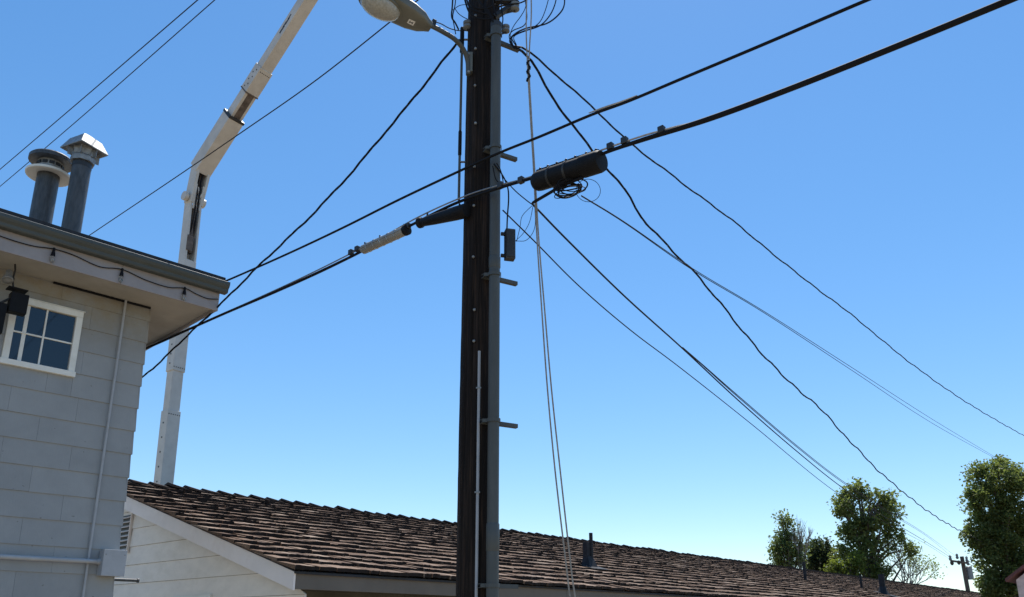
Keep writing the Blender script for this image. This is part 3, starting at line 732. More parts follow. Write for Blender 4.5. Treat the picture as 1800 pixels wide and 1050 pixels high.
for dy, lb in ((0, 'upper fine wire from the cable coil to the tall tree top'), (5, 'lower fine wire from the cable coil to the tall tree top')):
    wire('drop_wire', [(1022, 344 + dy * .2), (1100, 392 + dy * .3), (1220, 474 + dy * .5), (1350, 552 + dy * .5), (1500, 648 + dy), (1640, 738 + dy * 1.4), (1748 + dy, 803 + dy)], pd4, .0042, 'alu', lb, 'cable', 'fine wires to the tall tree')
# hanging ropes
RP = (Vector((0, 1, 0)), Vector((0, 5.7, 0)))
for i, (pix, lb) in enumerate((([(928, -60), (925, 40), (927, 110), (932, 200), (938, 300), (944, 420), (952, 540), (962, 680), (976, 830), (996, 1000), (1002, 1050), (1030, 1260)], 'left one of two pale ropes hanging beside the pole'),
                                 ([(931, -60), (934, 20), (930, 110), (934, 200), (940, 300), (947, 420), (957, 540), (969, 680), (985, 830), (1004, 1000), (1011, 1050), (1042, 1260)], 'right one of two pale ropes hanging beside the pole'))):
    wire('rope', pix, RP, .0062, 'rope', lb, 'rope', 'ropes beside the pole', ext=(.8, .9))
kn = MB(); 
for i in range(14):
    p = on_plane(929 - math.sin(i * 1.1) * 2, 108 + i * 2.6, *RP); kn.lathe(p, UP, [(.004, -.012), (.011, -.006), (.011, .006), (.004, .012)], 7)
tag(kn.build('rope_knot', 'black', None, True), 'dark lashing wound round the ropes beside the pole', 'lashing')

# ---------------------------------------------------------------- closures on the cable
c0_, c1_ = on_plane(941, 321, *CB), on_plane(1058, 283, *CB)
def shrink(p, d): return p - UP * d
ax = (c1_ - c0_).normalized(); Lc = (c1_ - c0_).length; rc = 17.5 * project(c0_)[2] / F
cl = thing('splice_closure', c0_, 'fat black cylindrical splice closure hanging from the telephone cable right of pole', 'splice closure')
cy0 = c0_ ; 
MB().lathe(cy0, ax, [(rc * .45, -.01), (rc * .8, 0), (rc * .95, .02), (rc, .05), (rc, Lc * .72), (rc * 1.07, Lc * .73), (rc * 1.07, Lc * .96), (rc * .98, Lc), (rc * .6, Lc + .004)], 28).build('shell', 'rubber', cl, True)
MB().box(cy0 + ax * Lc / 2 + UP * (rc + .008), ax, ax.cross(UP).normalized(), ax.cross(UP).normalized().cross(ax), Lc * .94, .03, .026).build('seam_rail', 'rubber', cl, bevel=.004)
for t_ in (.08, .2, .34, .48, .62, .78, .92):
    MB().lathe(cy0 + ax * (Lc * t_) + UP * (rc + .016), UP, [(.009, 0), (.009, .018), (.005, .022)], 8).build('bolt', 'steel', cl)
for t_ in (.25, .5):
    MB().lathe(cy0 + ax * (Lc * t_), ax, [(rc + .001, 0), (rc + .005, .003), (rc + .005, .018), (rc + .001, .021)], 28).build('band', 'steel', cl, True)
# coil of spare wire below
ctr = on_plane(1000, 331, *CB); sc_ = project(ctr)[2] / F
coil = thing('wire_coil', ctr, 'messy coil of thin black wires under the splice closure', 'wire coil')
for i in range(9):
    rx_, ry_ = (22 + random.uniform(-6, 9)) * sc_, (13 + random.uniform(-5, 4)) * sc_; off = Vector((random.uniform(-6, 6) * sc_, random.uniform(-.05, .05), random.uniform(-3, 3) * sc_)); tl = random.uniform(.05, .35)
    pts = [ctr + off + Vector((math.cos(a_) * rx_, math.sin(a_ + i) * .03, math.sin(a_) * ry_ + math.cos(a_) * rx_ * tl)) for a_ in [2 * math.pi * k / 28 for k in range(29)]]
    MB().tube(pts, .0035 if i > 3 else .0055, 5).build('loop', 'black', coil, True)
c2_ = on_plane(1034, 335, *CB)
MB().tube([c2_ + Vector((math.cos(a_) * 21 * sc_, 0, math.sin(a_) * 22 * sc_)) for a_ in [2 * math.pi * k / 28 for k in range(29)]], .0022, 5).build('loop', 'black', coil, True)
MB().tube(spline([on_plane(1025, 312, *CB), on_plane(990, 326, *CB), on_plane(960, 343, *CB), on_plane(936, 357, *CB)], 5), [.012] * 15 + [.009], 8).build('drop_tail', 'black', coil, True)
# black tapered boot
b0_, b1_ = on_plane(818, 371, *CB), on_plane(735, 393, *CB); d_ = (b1_ - b0_); Lb = d_.length; d_.normalize(); s1_ = project(b0_)[2] / F
bt = thing('cable_boot', b1_, 'tapered black cable boot where the telephone cable meets the pole', 'cable boot')
MB().lathe(b0_, d_, [(11 * s1_, -.02), (13 * s1_, 0), (12.5 * s1_, Lb * .2), (10 * s1_, Lb * .65), (8 * s1_, Lb * .9), (5 * s1_, Lb)], 20).build('shell', 'rubber', bt, True)
MB().lathe(b1_ - d_ * .05, d_, [(8.4 * s1_, 0), (10 * s1_, .01), (10 * s1_, .035), (8 * s1_, .045)], 20).build('end_ring', 'rubber', bt, True)
for t_ in (.12, .45, .8): MB().lathe(b0_ + d_ * Lb * t_ + UP * 10.5 * s1_, UP, [(.008, 0), (.008, .03), (.004, .034)], 8).build('bolt', 'steel', bt)
# grey splice sleeve
g0_, g1_ = on_plane(714, 405, *CB), on_plane(637, 440, *CB); d_ = g1_ - g0_; Lg = d_.length; d_.normalize(); s1_ = project(g0_)[2] / F
gs = thing('splice_sleeve', g1_, 'grey metal splice sleeve on the telephone cable left of pole', 'splice sleeve')
rg_ = 8.6 * s1_
MB().lathe(g0_, d_, [(rg_ * .8, 0), (rg_, .01), (rg_, Lg * .97), (rg_ * .7, Lg)], 20).build('shell', 'splice', gs, True)
MB().lathe(g0_ - d_ * .03, d_, [(rg_ * .5, 0), (rg_ * 1.1, .01), (rg_ * 1.1, .045), (rg_ * .9, .055)], 20).build('end_cap', 'rubber', gs, True)
for t_ in (.2, .36, .52, .68, .84):
    MB().lathe(g0_ + d_ * Lg * t_, d_, [(rg_ + .001, 0), (rg_ + .004, .002), (rg_ + .004, .008), (rg_ + .001, .01)], 20).build('band', 'strand', gs, True)
MB().box(g0_ + d_ * Lg / 2 - A3 * (rg_ + .001), d_, A3, d_.cross(A3), Lg * .93, .008, .012).build('seam', 'splice', gs)
for t_ in (.05, .6, .95): MB().lathe(g0_ + d_ * Lg * t_ + UP * rg_ * .98, UP, [(.007, 0), (.007, .028), (.004, .03)], 8).build('bolt', 'steel', gs)
# terminal box beside the conduit
tb0 = at(896, 457, 6.12); tb1 = at(894, 405, 6.12)
tb = thing('terminal_box', tb0, 'small dark terminal box hanging right of the grey conduit', 'terminal box')
hh = tb1.z - tb0.z; cx_ = tb0.x; X_ = Vector((.97, .24, 0)).normalized(); Y_ = Vector((-X_.y, X_.x, 0))
MB().box((cx_ , 6.12, tb0.z + hh / 2), X_, Y_, UP, .082, .07, hh).build('box_body', 'box', tb, bevel=.006)
MB().box(Vector((cx_, 6.12, tb0.z + hh / 2)) - Y_ * .038, X_, Y_, UP, .07, .008, hh * .9).build('cover', 'box', tb, bevel=.003)
for z_ in (.12, .85): MB().box(Vector((cx_ - .05, 6.11, tb0.z + hh * z_)), X_, Y_, UP, .045, .02, .025).build('mount', 'steel', tb)
def loose(pix, Y, r, label, m_='black', Y1=None):
    n_ = len(pix); pts = [at(px, py, Y + ((Y1 or Y) - Y) * i / (n_ - 1)) for i, (px, py) in enumerate(pix)]
    return tag(MB().tube(spline(pts, 6), r, 6).build('jumper_wire', m_, None, True), label, 'wire', 'jumper wires round the pole')
loose([(868, 288), (882, 306), (892, 328), (894, 350), (892, 380), (891, 406)], 5.93, .006, 'black lead curving from the pole down to the terminal box', Y1=6.1)
loose([(866, 292), (872, 316), (884, 322), (880, 300), (873, 287)], 5.92, .005, 'small black wire loop on the conduit beside the thick cable')
loose([(935, 362), (918, 380), (914, 400), (908, 425)], 5.95, .0025, 'thin wire bowing left from the drop cable to the terminal box', Y1=6.12)
loose([(937, 362), (931, 390), (920, 410), (906, 424)], 5.95, .0025, 'thin wire running straight from the drop cable to the terminal box', Y1=6.12)
loose([(940, 362), (940, 400), (926, 422), (906, 424)], 5.95, .0025, 'thin wire bowing right from the drop cable to the terminal box', Y1=6.12)
loose([(884, 312), (905, 335), (925, 352), (936, 360)], 5.93, .0045, 'short black lead from the conduit to the drop cable clamp')

# ---------------------------------------------------------------- street light
ha, hb_ = at(757, 47, 5.72), at(634, -16, 5.42)
u_ = (hb_ - ha); u_.z *= 1; LH = u_.length; u_.normalize(); sd_ = u_.cross(UP).normalized(); up_ = sd_.cross(u_).normalized()
slt = thing('street_light', at(822, 130, 6.06), 'grey cobra-head street light on a curved arm at the pole', 'street light')
arm = spline([at(823, 132, 6.06), at(822, 108, 6.05), at(815, 88, 6.0), at(800, 70, 5.92), at(780, 57, 5.82), at(757, 45, 5.72), ha + u_ * .05], 8)
MB().tube(arm, .021, 14).build('arm', 'conduit', slt, True)
MB().box(at(826, 112, 6.08), Vector((1, 0, 0)), Vector((0, 1, 0)), UP, .05, .06, .2).build('arm_plate', 'lum', slt, bevel=.004)
for py in (96, 127): MB().lathe(at(824, py, 6.05), (0, -1, 0), [(.012, 0), (.012, .012), (.006, .016)], 8).build('bolt', 'galv', slt)
prof = [(0, .052, .03, .035), (.06, .07, .045, .045), (.14, .115, .065, .05), (.3, .15, .085, .055), (.5, .165, .1, .05), (.72, .165, .1, .045), (.88, .14, .08, .04), (.96, .1, .05, .032), (1, .05, .02, .02)]
rings = []
for t_, wd, hi, lo in prof:
    c = ha + u_ * (LH * t_); wd *= .82
    rings.append([c + sd_ * (wd * math.cos(a_) * (1 if True else 1)) + up_ * ((hi if math.sin(a_) > 0 else lo) * math.copysign(abs(math.sin(a_)) ** (.8 if math.sin(a_) > 0 else .35), math.sin(a_))) for a_ in [2 * math.pi * k / 28 for k in range(28)]])
hd_ = MB().loft(rings).build('head', 'lum', slt, True)
# lens: shallow bowl under the outer half
lc = ha + u_ * (LH * .71) - up_ * .042; rings = []
for rr__, dz in ((1.06, .0), (1.06, .012), (1.0, .016)):
    rings.append([lc + u_ * math.cos(a_) * .175 * rr__ + sd_ * math.sin(a_) * .118 * rr__ - up_ * dz for a_ in [2 * math.pi * k / 32 for k in range(32)]])
MB().loft(rings).build('lens_rim', 'lum', hd_, True)
rings = []
for rr__, dz in ((1.0, .01), (.97, .035), (.85, .06), (.6, .08), (.3, .09), (.02, .092)):
    rings.append([lc + u_ * math.cos(a_) * .168 * rr__ + sd_ * math.sin(a_) * .112 * rr__ - up_ * dz for a_ in [2 * math.pi * k / 32 for k in range(32)]])
MB().loft(rings).build('lens', 'lens', hd_, True)
lp = ha + u_ * (LH * .27) - up_ * .0545
MB().box(lp, u_, sd_, up_, .055, .05, .004).build('sticker', 'paper', hd_)
MB().box(lp - up_ * .003, u_, sd_, up_, .03, .006, .003).build('sticker_mark', 'ink', hd_)
MB().box(lp - up_ * .003 + u_ * .012, u_, sd_, up_, .005, .026, .0032).build('sticker_mark', 'ink', hd_)
MB().box(lp - up_ * .003 - u_ * .012, u_, sd_, up_, .005, .026, .0028).build('sticker_mark', 'ink', hd_)
MB().box(ha + up_ * .045 - u_ * .02, u_, sd_, up_, .035, .03, .07).build('clamp', 'steel', hd_, bevel=.003)

# ---------------------------------------------------------------- fittings and jumpers near the top of the frame
def knob(px, py, Y, r, label):
    p = at(px, py, Y); o = thing('insulator', p, label, 'insulator', 'insulators on the wooden pole')
    MB().lathe(p - UP * r, UP, [(r * .6, 0), (r, r * .25), (r * .95, r * .8), (r * .6, r), (r * .95, r * 1.2), (r, r * 1.7), (r * .6, r * 2)], 18).build('spool', 'ins', o, True)
    d = Vector((PX, PY, 0)) - Vector((p.x, p.y, 0)); q_ = Vector((p.x, p.y, p.z)) + d * .75
    for s_ in (-1, 1): MB().tube([p + UP * r * 1.06 * s_, q_ + UP * r * 1.06 * s_], .008, 6).build('clevis', 'steel', o, True)
    MB().tube([p - UP * r * 1.3, p + UP * r * 1.3], .008, 6).build('pin', 'steel', o, True)
knob(822, 45, 6.14, .042, 'round grey spool insulator on the left side of the pole')
knob(889, 51, 6.1, .036, 'round grey spool insulator just right of the conduit top')
knob(905, 12, 6.1, .042, 'upper right spool insulator at the top edge of the picture')
for (p0, p1, lb) in (((873, 28), (907, 6), 'short steel arm rising right from the conduit top'), ((875, 2), (905, 2), 'steel arm at the very top edge right of the pole')):
    q0, q1 = at(*p0, 6.1), at(*p1, 6.1); d = (q1 - q0).normalized()
    tag(MB().box((q0 + q1) / 2, d, Vector((0, 1, 0)), d.cross(Vector((0, 1, 0))), (q1 - q0).length + .05, .05, .04).build('steel_arm', 'steel', None, bevel=.004), lb, 'bracket')
J = [([(905, 86), (896, 72), (905, 60), (925, 50), (960, 42), (982, 26), (992, 8), (991, -20)], .0065, 'outermost of the black jumper loops right of the pole'),
     ([(908, 82), (900, 66), (918, 56), (948, 46), (966, 28), (976, 6), (980, -20)], .0055, 'middle one of the black jumper loops right of the pole'),
     ([(908, 80), (904, 64), (930, 52), (948, 40), (958, 20), (966, -8)], .004, 'innermost of the black jumper loops right of the pole'),
     ([(900, 78), (895, 64), (902, 54), (920, 46), (926, 34), (925, 14), (921, -14)], .0045, 'black jumper bending up past the ropes'),
     ([(902, 80), (897, 62), (903, 46), (916, 28), (924, 12), (928, -16)], .0035, 'thin jumper slanting up behind the ropes'),
     ([(882, 6), (900, 8), (918, 4), (935, -6)], .006, 'short black lead along the top edge by the ropes'),
     ([(881, 50), (884, 34), (881, 10), (882, -20)], .006, 'black lead climbing beside the conduit top'),
     ([(797, -20), (795, 12), (794, 30), (800, 40), (806, 52)], .0075, 'kinked black lead dropping to the slim rod'),
     ([(802, -20), (800, 8), (796, 28), (798, 44), (801, 60)], .005, 'second black lead dropping behind the slim rod'),
     ([(800, 16), (806, 24), (814, 30), (822, 34)], .0035, 'thin arc of wire linking the leads to the pole'),
     ([(796, 18), (808, 10), (822, 8)], .003, 'fine wire bridging to the pole at the top edge'),
     ([(762, 38), (775, 42), (790, 50), (806, 54), (820, 54)], .0045, 'black supply wire along the top of the street light arm')]
for pix, r_, lb in J: loose(pix, 6.06 if pix[0][0] > 850 else 6.05, r_, lb)
T = [[(818, -10), (826, 14), (842, 22), (862, 26)], [(822, -16), (830, 10), (850, 16), (872, 8)], [(816, -4), (824, 20), (838, 32), (858, 34), (868, 30)], [(858, -10), (852, 14), (862, 30), (868, 40)], [(832, -12), (846, 8), (858, 20), (866, 36)], [(870, -14), (866, 6), (872, 26)]]
for i, pix in enumerate(T): 
    loose(pix, 5.95, .0085, ['black cable hugging the pole top, ending lowest on its left', 'black cable arching over the pole top to the right', 'lowest sagging black cable across the pole top', 'black cable diving into the conduit top', 'slanting black cable across the middle of the pole top', 'short upright black cable above the conduit top'][i])

# ================================================================== BOOM LIFT
YB = 19.0
e0 = at(341, 348, YB); ft = at(286, 862, YB)
tipb = at(575, -40, 16.2)
Hh = tipb - e0; Hh.z = 0; Hh.normalize(); Hs = Vector((Hh.y, -Hh.x, 0))      # heading and side
lift = thing('boom_lift', (ft.x, ft.y, 0), 'white hinged boom of a lift rising behind the shake roof', 'boom lift')
ldir = (e0 - ft).normalized()
px_m = project(e0)[2] / F
KB = .66
def seg(name, p0, p1, wh, ws, m='boom', bev=.012, parent=None, ref=None):
    d = (p1 - p0).normalized(); s_ = Hs; n_ = d.cross(s_).normalized()
    return MB().box((p0 + p1) / 2, d, s_, n_, (p1 - p0).length, ws * KB, wh * KB).build(name, m, parent or lift, bevel=bev)
def lpt(py, off=0):   # point on the lower boom axis at a pixel row
    t_ = (862 - py) / (862 - 348); return ft.lerp(e0, t_)
WB = .36
low = seg('lower_boom', lpt(1180), lpt(734), .46, .5)
seg('inner_boom', lpt(740), lpt(660), .4, .43)
out2 = seg('upper_riser', lpt(668), lpt(470), .46, .5)
# rivets rows
def rivets(parent, row_py, wid, n, yoff):
    for i in range(n):
        p = lpt(row_py) + Hs * ((i / (n - 1) - .5) * wid * KB) + Hh * yoff * KB
        MB().lathe(p, Hh, [(.013, 0), (.013, .008), (.006, .012)], 6).build('rivet', 'steel', parent)
rivets(low, 741, .42, 6, .232); rivets(out2, 662, .42, 6, .232)
for parent, y0, y1 in ((low, 755, 850), (out2, 590, 655)):
    for i in range(5):
        p = lpt(y0 + (y1 - y0) * i / 4) - Hs * -.252 * (-1 if Hs.x > 0 else 1) * 1
        sgn = -1 if (-Hs).dot(-Vector((p.x, p.y, 0))) > 0 else 1
        sidev = Hs * sgn; p = lpt(y0 + (y1 - y0) * i / 4) + sidev * .25 * KB
        MB().lathe(p, sidev, [(.022, 0), (.022, .006)], 8).build('bolt', 'steel', parent)
# forked head with the lift cylinder in its slot
d = ldir; nn = d.cross(Hs).normalized()
for s_ in (-1, 1):
    seg('fork_plate', lpt(472) + Hs * .2 * KB * s_, lpt(350) + Hs * .2 * KB * s_, .44, .09)
MB().tube([lpt(455) + Hh * .05 * KB, lpt(365) + Hh * .05 * KB], .1 * KB, 14).build('cylinder', 'boomdark', lift, True)
seg('back_plate', lpt(472) - Hh * .18 * KB, lpt(380) - Hh * .18 * KB, .04, .32)
MB().box(lpt(440) + Hh * .235 * KB + Hs * .07, Hs, Hh, UP, .17, .03, .42).build('hose_guard', 'boomdark', lift, bevel=.01)
MB().tube([lpt(352) - Hs * .22, lpt(352) + Hs * .22], .09, 20).build('pivot_pin', 'boom', lift, True)
for s_ in (-1, 1): MB().tube([lpt(352) + Hs * .2 * s_, lpt(352) + Hs * .29 * s_], .12, 20).build('pivot_boss', 'boom', lift, True)
# upper boom along the pixels of the photograph, leaning towards the viewer
def upt(px, py):
    nrm = Hs; return on_plane(px, py, nrm, e0)
u0 = at(345, 318, YB); ud = None
def line(px, py):       # point on the vertical plane of the boom
    return on_plane(px, py, Hs, e0)
k0, k1 = line(352, 300), line(560, -30)
ud = (k1 - k0).normalized(); Lk = (k1 - k0).length
und_ = ud.cross(Hs).normalized()
if und_.z > 0: und_ = -und_
def ub(py):
    t_ = (300 - py) / 330.0; lo, hi = -.2, 1.3
    for _ in range(40):
        mid = (lo + hi) / 2
        if project(k0 + (k1 - k0) * mid)[1] > py: lo = mid
        else: hi = mid
    return k0 + (k1 - k0) * lo
for s_ in (-1, 1): seg('knuckle_plate', lpt(362) + Hs * .135 * s_, ub(296) + Hs * .16 * s_, .5, .12)
seg('knuckle_shade', lpt(340) - Hh * .06, ub(300) - und_ * .08, .3, .3, 'boomdark')  # dark block painting the shade inside the open elbow
for a_, b_ in (((331, -.09), (362, .08)), ((325, .05), (352, -.07))):
    MB().tube([line(348, a_[0]) + Hs * a_[1] - und_ * -.17, lpt(b_[0] + 8) + Hs * b_[1] + Hh * .17], .022, 8).build('link_rod', 'boom', lift, True)
main = seg('upper_boom', ub(300), ub(205), .66, .64)
seg('boom_lip', ub(208), ub(204), .69, .67, 'steel', .004, main)
seg('inner_boom', ub(206), ub(150), .46, .48, 'boom')
und = ud.cross(Hs).normalized()
if und.z > 0: und = -und
MB().box((ub(204) + ub(162)) / 2 + und * .232 * KB + und * .002, ud, Hs, und, (ub(204) - ub(162)).length, .17, .008).build('grease_panel', 'boomdark', main)
sl_ = seg('boom_sleeve', ub(163), ub(121), .53, .54)
seg('boom_lip', ub(164), ub(162), .55, .56, 'boomdark', .004, sl_)
tipseg = seg('fly_boom', ub(124), ub(-60), .45, .46)
for i in range(6):
    p = ub(127) + und * .265 * KB + Hs * ((i / 5 - .5) * .38 * KB); MB().lathe(p, und, [(.012, 0), (.012, .008)], 6).build('rivet', 'steel', sl_)
sidev = Hs if (Hs.dot(-e0) > 0) else -Hs
for i, (t0, ln_) in enumerate(((58, .22), (50, .16), (43, .2), (36, .14))):
    MB().box(ub(t0) + sidev * (.23 * KB + .001) + und * -.02 * (i % 2), ud, und, sidev, ln_, .06 - .015 * (i % 2), .002).build('lettering_mark', 'ink', tipseg)
for i in range(6): MB().lathe(ub(158 - i * 6) + sidev * .27 * KB + und * (.05 if i % 2 else -.05), sidev, [(.02, 0), (.02, .006)], 8).build('bolt', 'steel', sl_)
for s_ in (-1, 1):
    MB().tube([line(345, 330) + Hs * .1 * s_ + Hh * .18, line(338, 372) + Hs * .08 * s_ + Hh * .16], .025, 8).build('link_arm', 'boom', lift, True)
hz_ = Hs * (1 if sidev.dot(Hs) > 0 else -1)
for k_, r_ in ((.0, .022), (.07, .016)):
    hose = spline([lpt(420) + hz_ * (-.04 + k_) + Hh * .06, lpt(385) + hz_ * (-.02 + k_) + Hh * .17, lpt(355) + hz_ * (.0 + k_) + Hh * .24, ub(306) + hz_ * (-.02 + k_) + und * .24, ub(292) + hz_ * (-.02 + k_) + und * .19], 6)
    MB().tube(hose, r_, 7).build('hose', 'black', lift, True)
# carrier (hidden behind the house, it carries the boom)
bc = Vector((ft.x, ft.y, 0)) - ldir * 0
g_ = lpt(1180)
MB().lathe((g_.x, g_.y, .9), UP, [(.75, 0), (.75, .15), (.5, .2), (.45, g_.z - .9 + .1)], 24).build('turret', 'boom', lift, True)
MB().box((g_.x, g_.y, .7), A2, N2, UP, 4.4, 1.9, .45).build('chassis', 'boom', lift, bevel=.04)
for i in (-1, 1):
    for j in (-1, 1):
        c = Vector((g_.x, g_.y, .48)) + A2 * 1.5 * i + N2 * .98 * j
        MB().lathe(c - N2 * .15, N2, [(.3, 0), (.46, .03), (.48, .1), (.48, .2), (.46, .27), (.3, .3)], 24).build('wheel', 'tyre', lift, True)

# ================================================================== FAR POLE
DP = at(1691, 981, 60); lean = Vector((-.012, 0, 1))
bot = at(1704, 1052, 60); dirp = (DP - bot).normalized(); fo = bot - dirp * (bot.z / dirp.z)
dp = thing('far_utility_pole', fo, 'small distant utility pole with short crossarm and grey transformer', 'utility pole')
MB().tube([fo - dirp * .3, DP + dirp * .1], [.17, .13], 12).build('shaft', 'bark', dp, True)
q0, q1 = at(1671, 986, 59.8), at(1700, 990, 59.8)
MB().box((q0 + q1) / 2, (q1 - q0).normalized(), Vector((0, 1, 0)), UP, (q1 - q0).length, .12, .13).build('crossarm', 'bark', dp)
for px, py in ((1671, 982), (1683, 979), (1700, 984), (1702, 990)):
    MB().lathe(at(px, py + 4, 59.8), UP, [(.06, 0), (.11, .1), (.07, .2), (.1, .3), (.04, .38)], 10).build('insulator', 'ins', dp, True)
for px, py in ((1674, 991), (1686, 990)): MB().lathe(at(px, py + 3, 59.8), UP, [(.05, 0), (.12, .1), (.12, .25), (.05, .3)], 10).build('hanging_fitting', 'steel', dp, True)
t0, t1 = at(1707, 1019, 60), at(1703, 998, 60)
tr = MB().tube([t0, t1], .2, 16).build('transformer', 'galv', dp, True)
MB().lathe(t1, (t1 - t0), [(.21, 0), (.21, .04), (.1, .1)], 16).build('lid', 'galv', tr, True)
MB().tube([at(1696, 1004, 60), at(1704, 1004, 60)], .05, 6).build('transformer_bracket', 'steel', dp)
pw = wire_plane((at(1700, 985, 60).x, 60), (at(1725, 998, 66).x, 75))
for dy, lb in ((0, 'topmost short wire right of the far pole'), (5, 'middle short wire right of the far pole'), (11, 'lowest short wire right of the far pole')):
    wire('far_wire', [(1697, 984 + dy), (1712, 991 + dy), (1735, 1000 + dy)], (Vector((0, 1, 0)), Vector((0, 60, 0))), .02, 'alu', lb, 'wire', 'wires right of the far pole', ext=(0, 3))

# ================================================================== RIGHT-EDGE HOUSE
rc0 = at(1777, 1016, 21)
rh = thing('gable_house', (rc0.x + 3, rc0.y + 1, 0), 'sliver of pinkish house with dark red roof edge at right border', 'house')
xx, yy = Vector((1, 0, 0)), Vector((0, 1, 0))
pk = at(1840, 968, 21); run = pk.x - rc0.x; ris = pk.z - rc0.z
vd_ = Vector((rc0.x, 21, 0)).normalized() + Vector((.25, 0, 0))
def rg(x, z, y=0): return Vector((rc0.x + x, 21, z)) + vd_ * y
MB().prism([rg(.12, 0), rg(2 * run - .12, 0), rg(2 * run - .12, rc0.z - .05), rg(run, pk.z - .1), rg(.12, rc0.z - .05)], vd_ * 4).build('wall', 'pinkwall', rh)
for sg in (0, 1):
    f = (lambda x: x) if sg == 0 else (lambda x: 2 * run - x)
    MB().prism([rg(f(-.1), rc0.z - .1, -.2), rg(f(run - .001), pk.z - .02, -.2), rg(f(run - .001), pk.z + .04, -.2), rg(f(-.1), rc0.z - .03, -.2)], vd_ * 4.4).build('roof', 'redtile', rh)

# ================================================================== TREES
def leaf_tree(name, label, Y, blobs, base_px, leaf, lm, ncl, per, seed, trunk_r, group='trees beyond the roof', bare=None, Ydep=1.0):
    rnd = random.Random(seed)
    c0 = at(base_px[0], base_px[1], Y); base = Vector((c0.x, Y, 0))
    t = thing(name, base, label, 'tree', group)
    zc = project(at(base_px[0], base_px[1], Y))[2]; s = zc / F
    tips = []
    for bx, by, rx, rz, wgt in blobs:
        c = at(bx, by, Y)
        for _ in range(int(ncl * wgt)):
            th = rnd.uniform(0, 2 * math.pi); ph = math.acos(rnd.uniform(-1, 1)); rr = rnd.uniform(.3, 1) ** .5 * rnd.uniform(.75, 1.08)
            d = Vector((math.sin(ph) * math.cos(th) * rx * s, math.sin(ph) * math.sin(th) * rx * s * Ydep, math.cos(ph) * rz * s)) * rr
            tips.append((c + d, d.normalized()))
    top = max(p.z for p, _ in tips); cx = sum(p.x for p, _ in tips) / len(tips)
    tb = MB(); tp = Vector((cx, Y, top - (top - 1) * .18))
    tr = spline([base - UP * .2, base.lerp(tp, .35) + Vector((rnd.uniform(-.2, .2), 0, 0)), base.lerp(tp, .7) + Vector((rnd.uniform(-.2, .2), 0, 0)), tp], 6)
    tb.tube(tr, [trunk_r * (1 - .88 * i / (len(tr) - 1)) for i in range(len(tr))], 10)
    tb.build('trunk', 'bark', t, True)
    lb = MB()
    for p, _ in rnd.sample(tips, min(len(tips), 60)):
        f = [q_ for q_ in tr if q_.z < p.z - .1] or [tr[2]]
        st = f[max(0, int(len(f) * rnd.uniform(.55, .98)) - 1)]
        lb.tube([st, st.lerp(p, .5) + UP * rnd.uniform(-.1, .15) * (p - st).length, p], [trunk_r * .3, trunk_r * .2, trunk_r * .08], 5)
    lb.build('limbs', 'bark', t, True)
    lf = MB(); vs, fs = [], []
    for p, dn in tips:
        cr_ = rnd.uniform(.5, 1.5) * leaf * 3.6
        for _ in range(int(per * rnd.uniform(.5, 1.4))):
            q_ = p + Vector((rnd.gauss(0, 1), rnd.gauss(0, 1), rnd.gauss(0, 1))).normalized() * (rnd.random() ** .45) * cr_ * .72
            d = (Vector((rnd.gauss(0, 1), rnd.gauss(0, 1), rnd.gauss(0, .8))) + dn * .9 - UP * .25).normalized()
            n_ = (Vector((rnd.gauss(0, 1), rnd.gauss(0, 1), rnd.gauss(0, 1))) + UP * .8); sd = d.cross(n_).normalized(); nn_ = sd.cross(d)
            L_ = leaf * rnd.uniform(.6, 1.3); W_ = L_ * .34; o = len(vs)
            vs += [q_, q_ + d * L_ * .5 + sd * W_ + nn_ * L_ * .06, q_ + d * L_ - nn_ * L_ * .08, q_ + d * L_ * .5 - sd * W_ + nn_ * L_ * .06]
            fs += [(o, o + 1, o + 2), (o, o + 2, o + 3)]
    me = bpy.data.meshes.new('crown'); me.from_pydata([v - base for v in vs], [], fs); me.materials.append(M[lm])
    o = bpy.data.objects.new('crown', me); COL.objects.link(o); o.parent = t
    return t
# tall column tree at the right edge
leaf_tree('column_tree', 'tall dense columnar green tree at the right edge of the picture', 27.5,
    [(1755, 842, 52, 38, 1.1), (1740, 885, 44, 42, .9), (1790, 885, 50, 60, 1.1), (1765, 930, 50, 46, 1.1), (1748, 960, 36, 36, .8), (1790, 960, 55, 50, 1), (1775, 1010, 55, 48, 1), (1758, 1032, 34, 30, .6), (1800, 1050, 60, 50, .7), (1716, 935, 20, 22, .3)],
    (1780, 1080), .1, 'leaf', 58, 82, 11, .16, Ydep=.9)
leaf_tree('broadleaf_tree', 'large uneven green tree in the middle of the group beyond the roof', 48,
    [(1503, 866, 20, 20, .55), (1548, 882, 24, 20, .6), (1490, 892, 22, 20, .6), (1535, 912, 36, 24, .8), (1508, 930, 28, 30, .85), (1515, 975, 34, 36, .95), (1570, 930, 20, 22, .35), (1596, 958, 16, 14, .25), (1488, 985, 18, 28, .4), (1535, 1012, 30, 26, .6), (1575, 895, 10, 12, .1), (1560, 955, 18, 16, .18)],
    (1535, 1075), .18, 'leaf', 34, 62, 12, .3)
leaf_tree('leafy_shrub', 'bright yellow-green shrub at the foot of the large middle tree', 46.5,
    [(1485, 1000, 26, 20, 1), (1468, 1006, 14, 12, .4), (1500, 985, 16, 14, .4)], (1485, 1075), .16, 'leaf_y', 40, 40, 13, .12)
leaf_tree('slender_tree', 'slender loose green tree leftmost of the group beyond the roof', 47.5,
    [(1379, 916, 11, 14, .22), (1384, 935, 13, 14, .2), (1378, 955, 22, 20, .5), (1388, 985, 28, 26, .8), (1368, 975, 14, 18, .3), (1400, 965, 12, 20, .22)],
    (1390, 1075), .15, 'leaf', 52, 40, 14, .18)
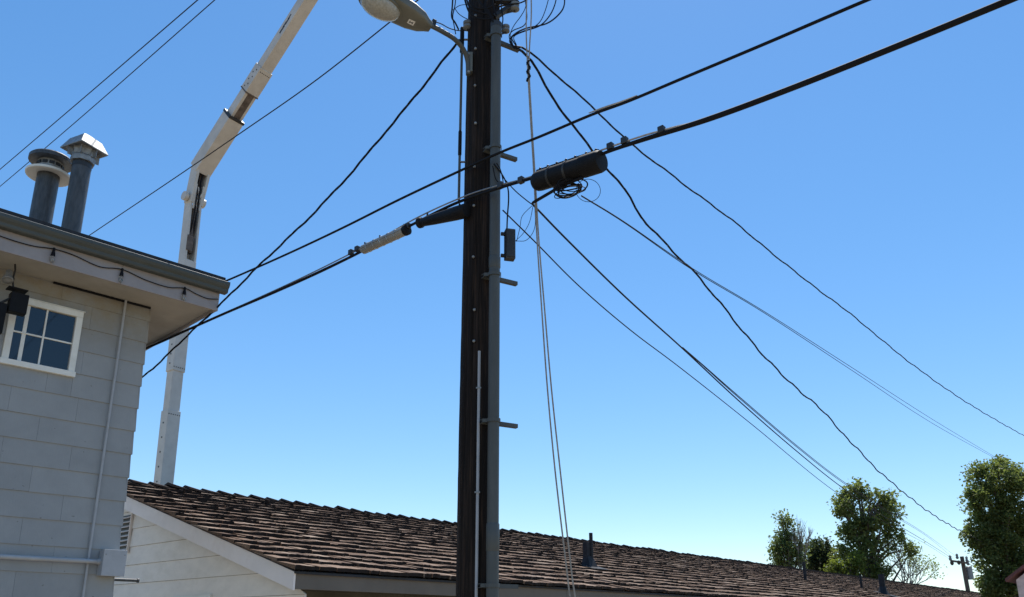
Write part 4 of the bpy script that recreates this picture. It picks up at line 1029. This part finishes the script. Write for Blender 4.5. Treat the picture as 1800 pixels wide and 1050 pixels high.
leaf_tree('round_tree', 'small dark rounded tree between the slender tree and yellow-green shrub', 50,
    [(1442, 968, 22, 20, .9), (1432, 985, 24, 22, .8), (1452, 985, 20, 22, .7), (1445, 1000, 30, 18, .8)], (1440, 1075), .15, 'leaf_d', 45, 50, 15, .2)
# bare, twiggy trees
def bare_tree(name, label, Y, root_px, tips, spread, seed, leafy=0):
    rnd = random.Random(seed); b0 = at(*root_px, Y); base = Vector((b0.x, Y, 0)); s = project(b0)[2] / F
    t = thing(name, base, label, 'tree', 'trees beyond the roof')
    wb = MB(); ends = []
    def grow(p, d, L_, r, dep):
        q_ = p + d * L_; m_ = p.lerp(q_, .5) + Vector((rnd.gauss(0, .05), rnd.gauss(0, .05), .03)) * L_
        wb.tube([p, m_, q_], [r, r * .8, r * .62], 5)
        if dep == 0: ends.append((q_, d)); return
        for _ in range(rnd.choice((2, 3, 3))):
            dd = (d + Vector((rnd.gauss(0, .4), rnd.gauss(0, .4), rnd.gauss(.08, .25))) * spread).normalized(); grow(p.lerp(q_, rnd.uniform(.55, 1)), dd, L_ * rnd.uniform(.6, .85), r * .6, dep - 1)
    tb = MB().tube([base - UP * .2, b0], [.1, .07], 8)
    for px, py in tips:
        e = at(px, py, Y + rnd.uniform(-.6, .6)); d = (e - b0); grow(b0, d.normalized(), d.length * .42, .05, 4)
    tb.build('trunk', 'twig', t, True); wb.build('branches', 'twig', t, True)
    if leafy:
        vs, fs = [], []
        for p, dn in ends:
            if rnd.random() > leafy: continue
            for _ in range(7):
                q_ = p + Vector((rnd.gauss(0, .16), rnd.gauss(0, .16), rnd.gauss(0, .14))); d = Vector((rnd.gauss(0, 1), rnd.gauss(0, 1), rnd.gauss(0, 1))).normalized(); sd = d.cross(Vector((.3, .5, .8))).normalized(); o = len(vs)
                vs += [q_, q_ + d * .07 + sd * .04, q_ + d * .14, q_ + d * .07 - sd * .04]; fs += [(o, o + 1, o + 2, o + 3)]
        me = bpy.data.meshes.new('leaves'); me.from_pydata([v - base for v in vs], [], fs); me.materials.append(M['leaf'])
        o = bpy.data.objects.new('leaves', me); COL.objects.link(o); o.parent = t
bare_tree('bare_tree', 'thin half-bare twiggy tree right of the large middle tree', 48.5, (1592, 1050), [(1575, 955), (1590, 945), (1606, 955), (1622, 980), (1632, 1000), (1612, 985)], .75, 21, .35)
bare_tree('bare_sapling', 'leafless grey twigs rising beside the slender tree', 47.3, (1408, 1030), [(1404, 915), (1412, 930), (1420, 940), (1400, 935)], .35, 22)
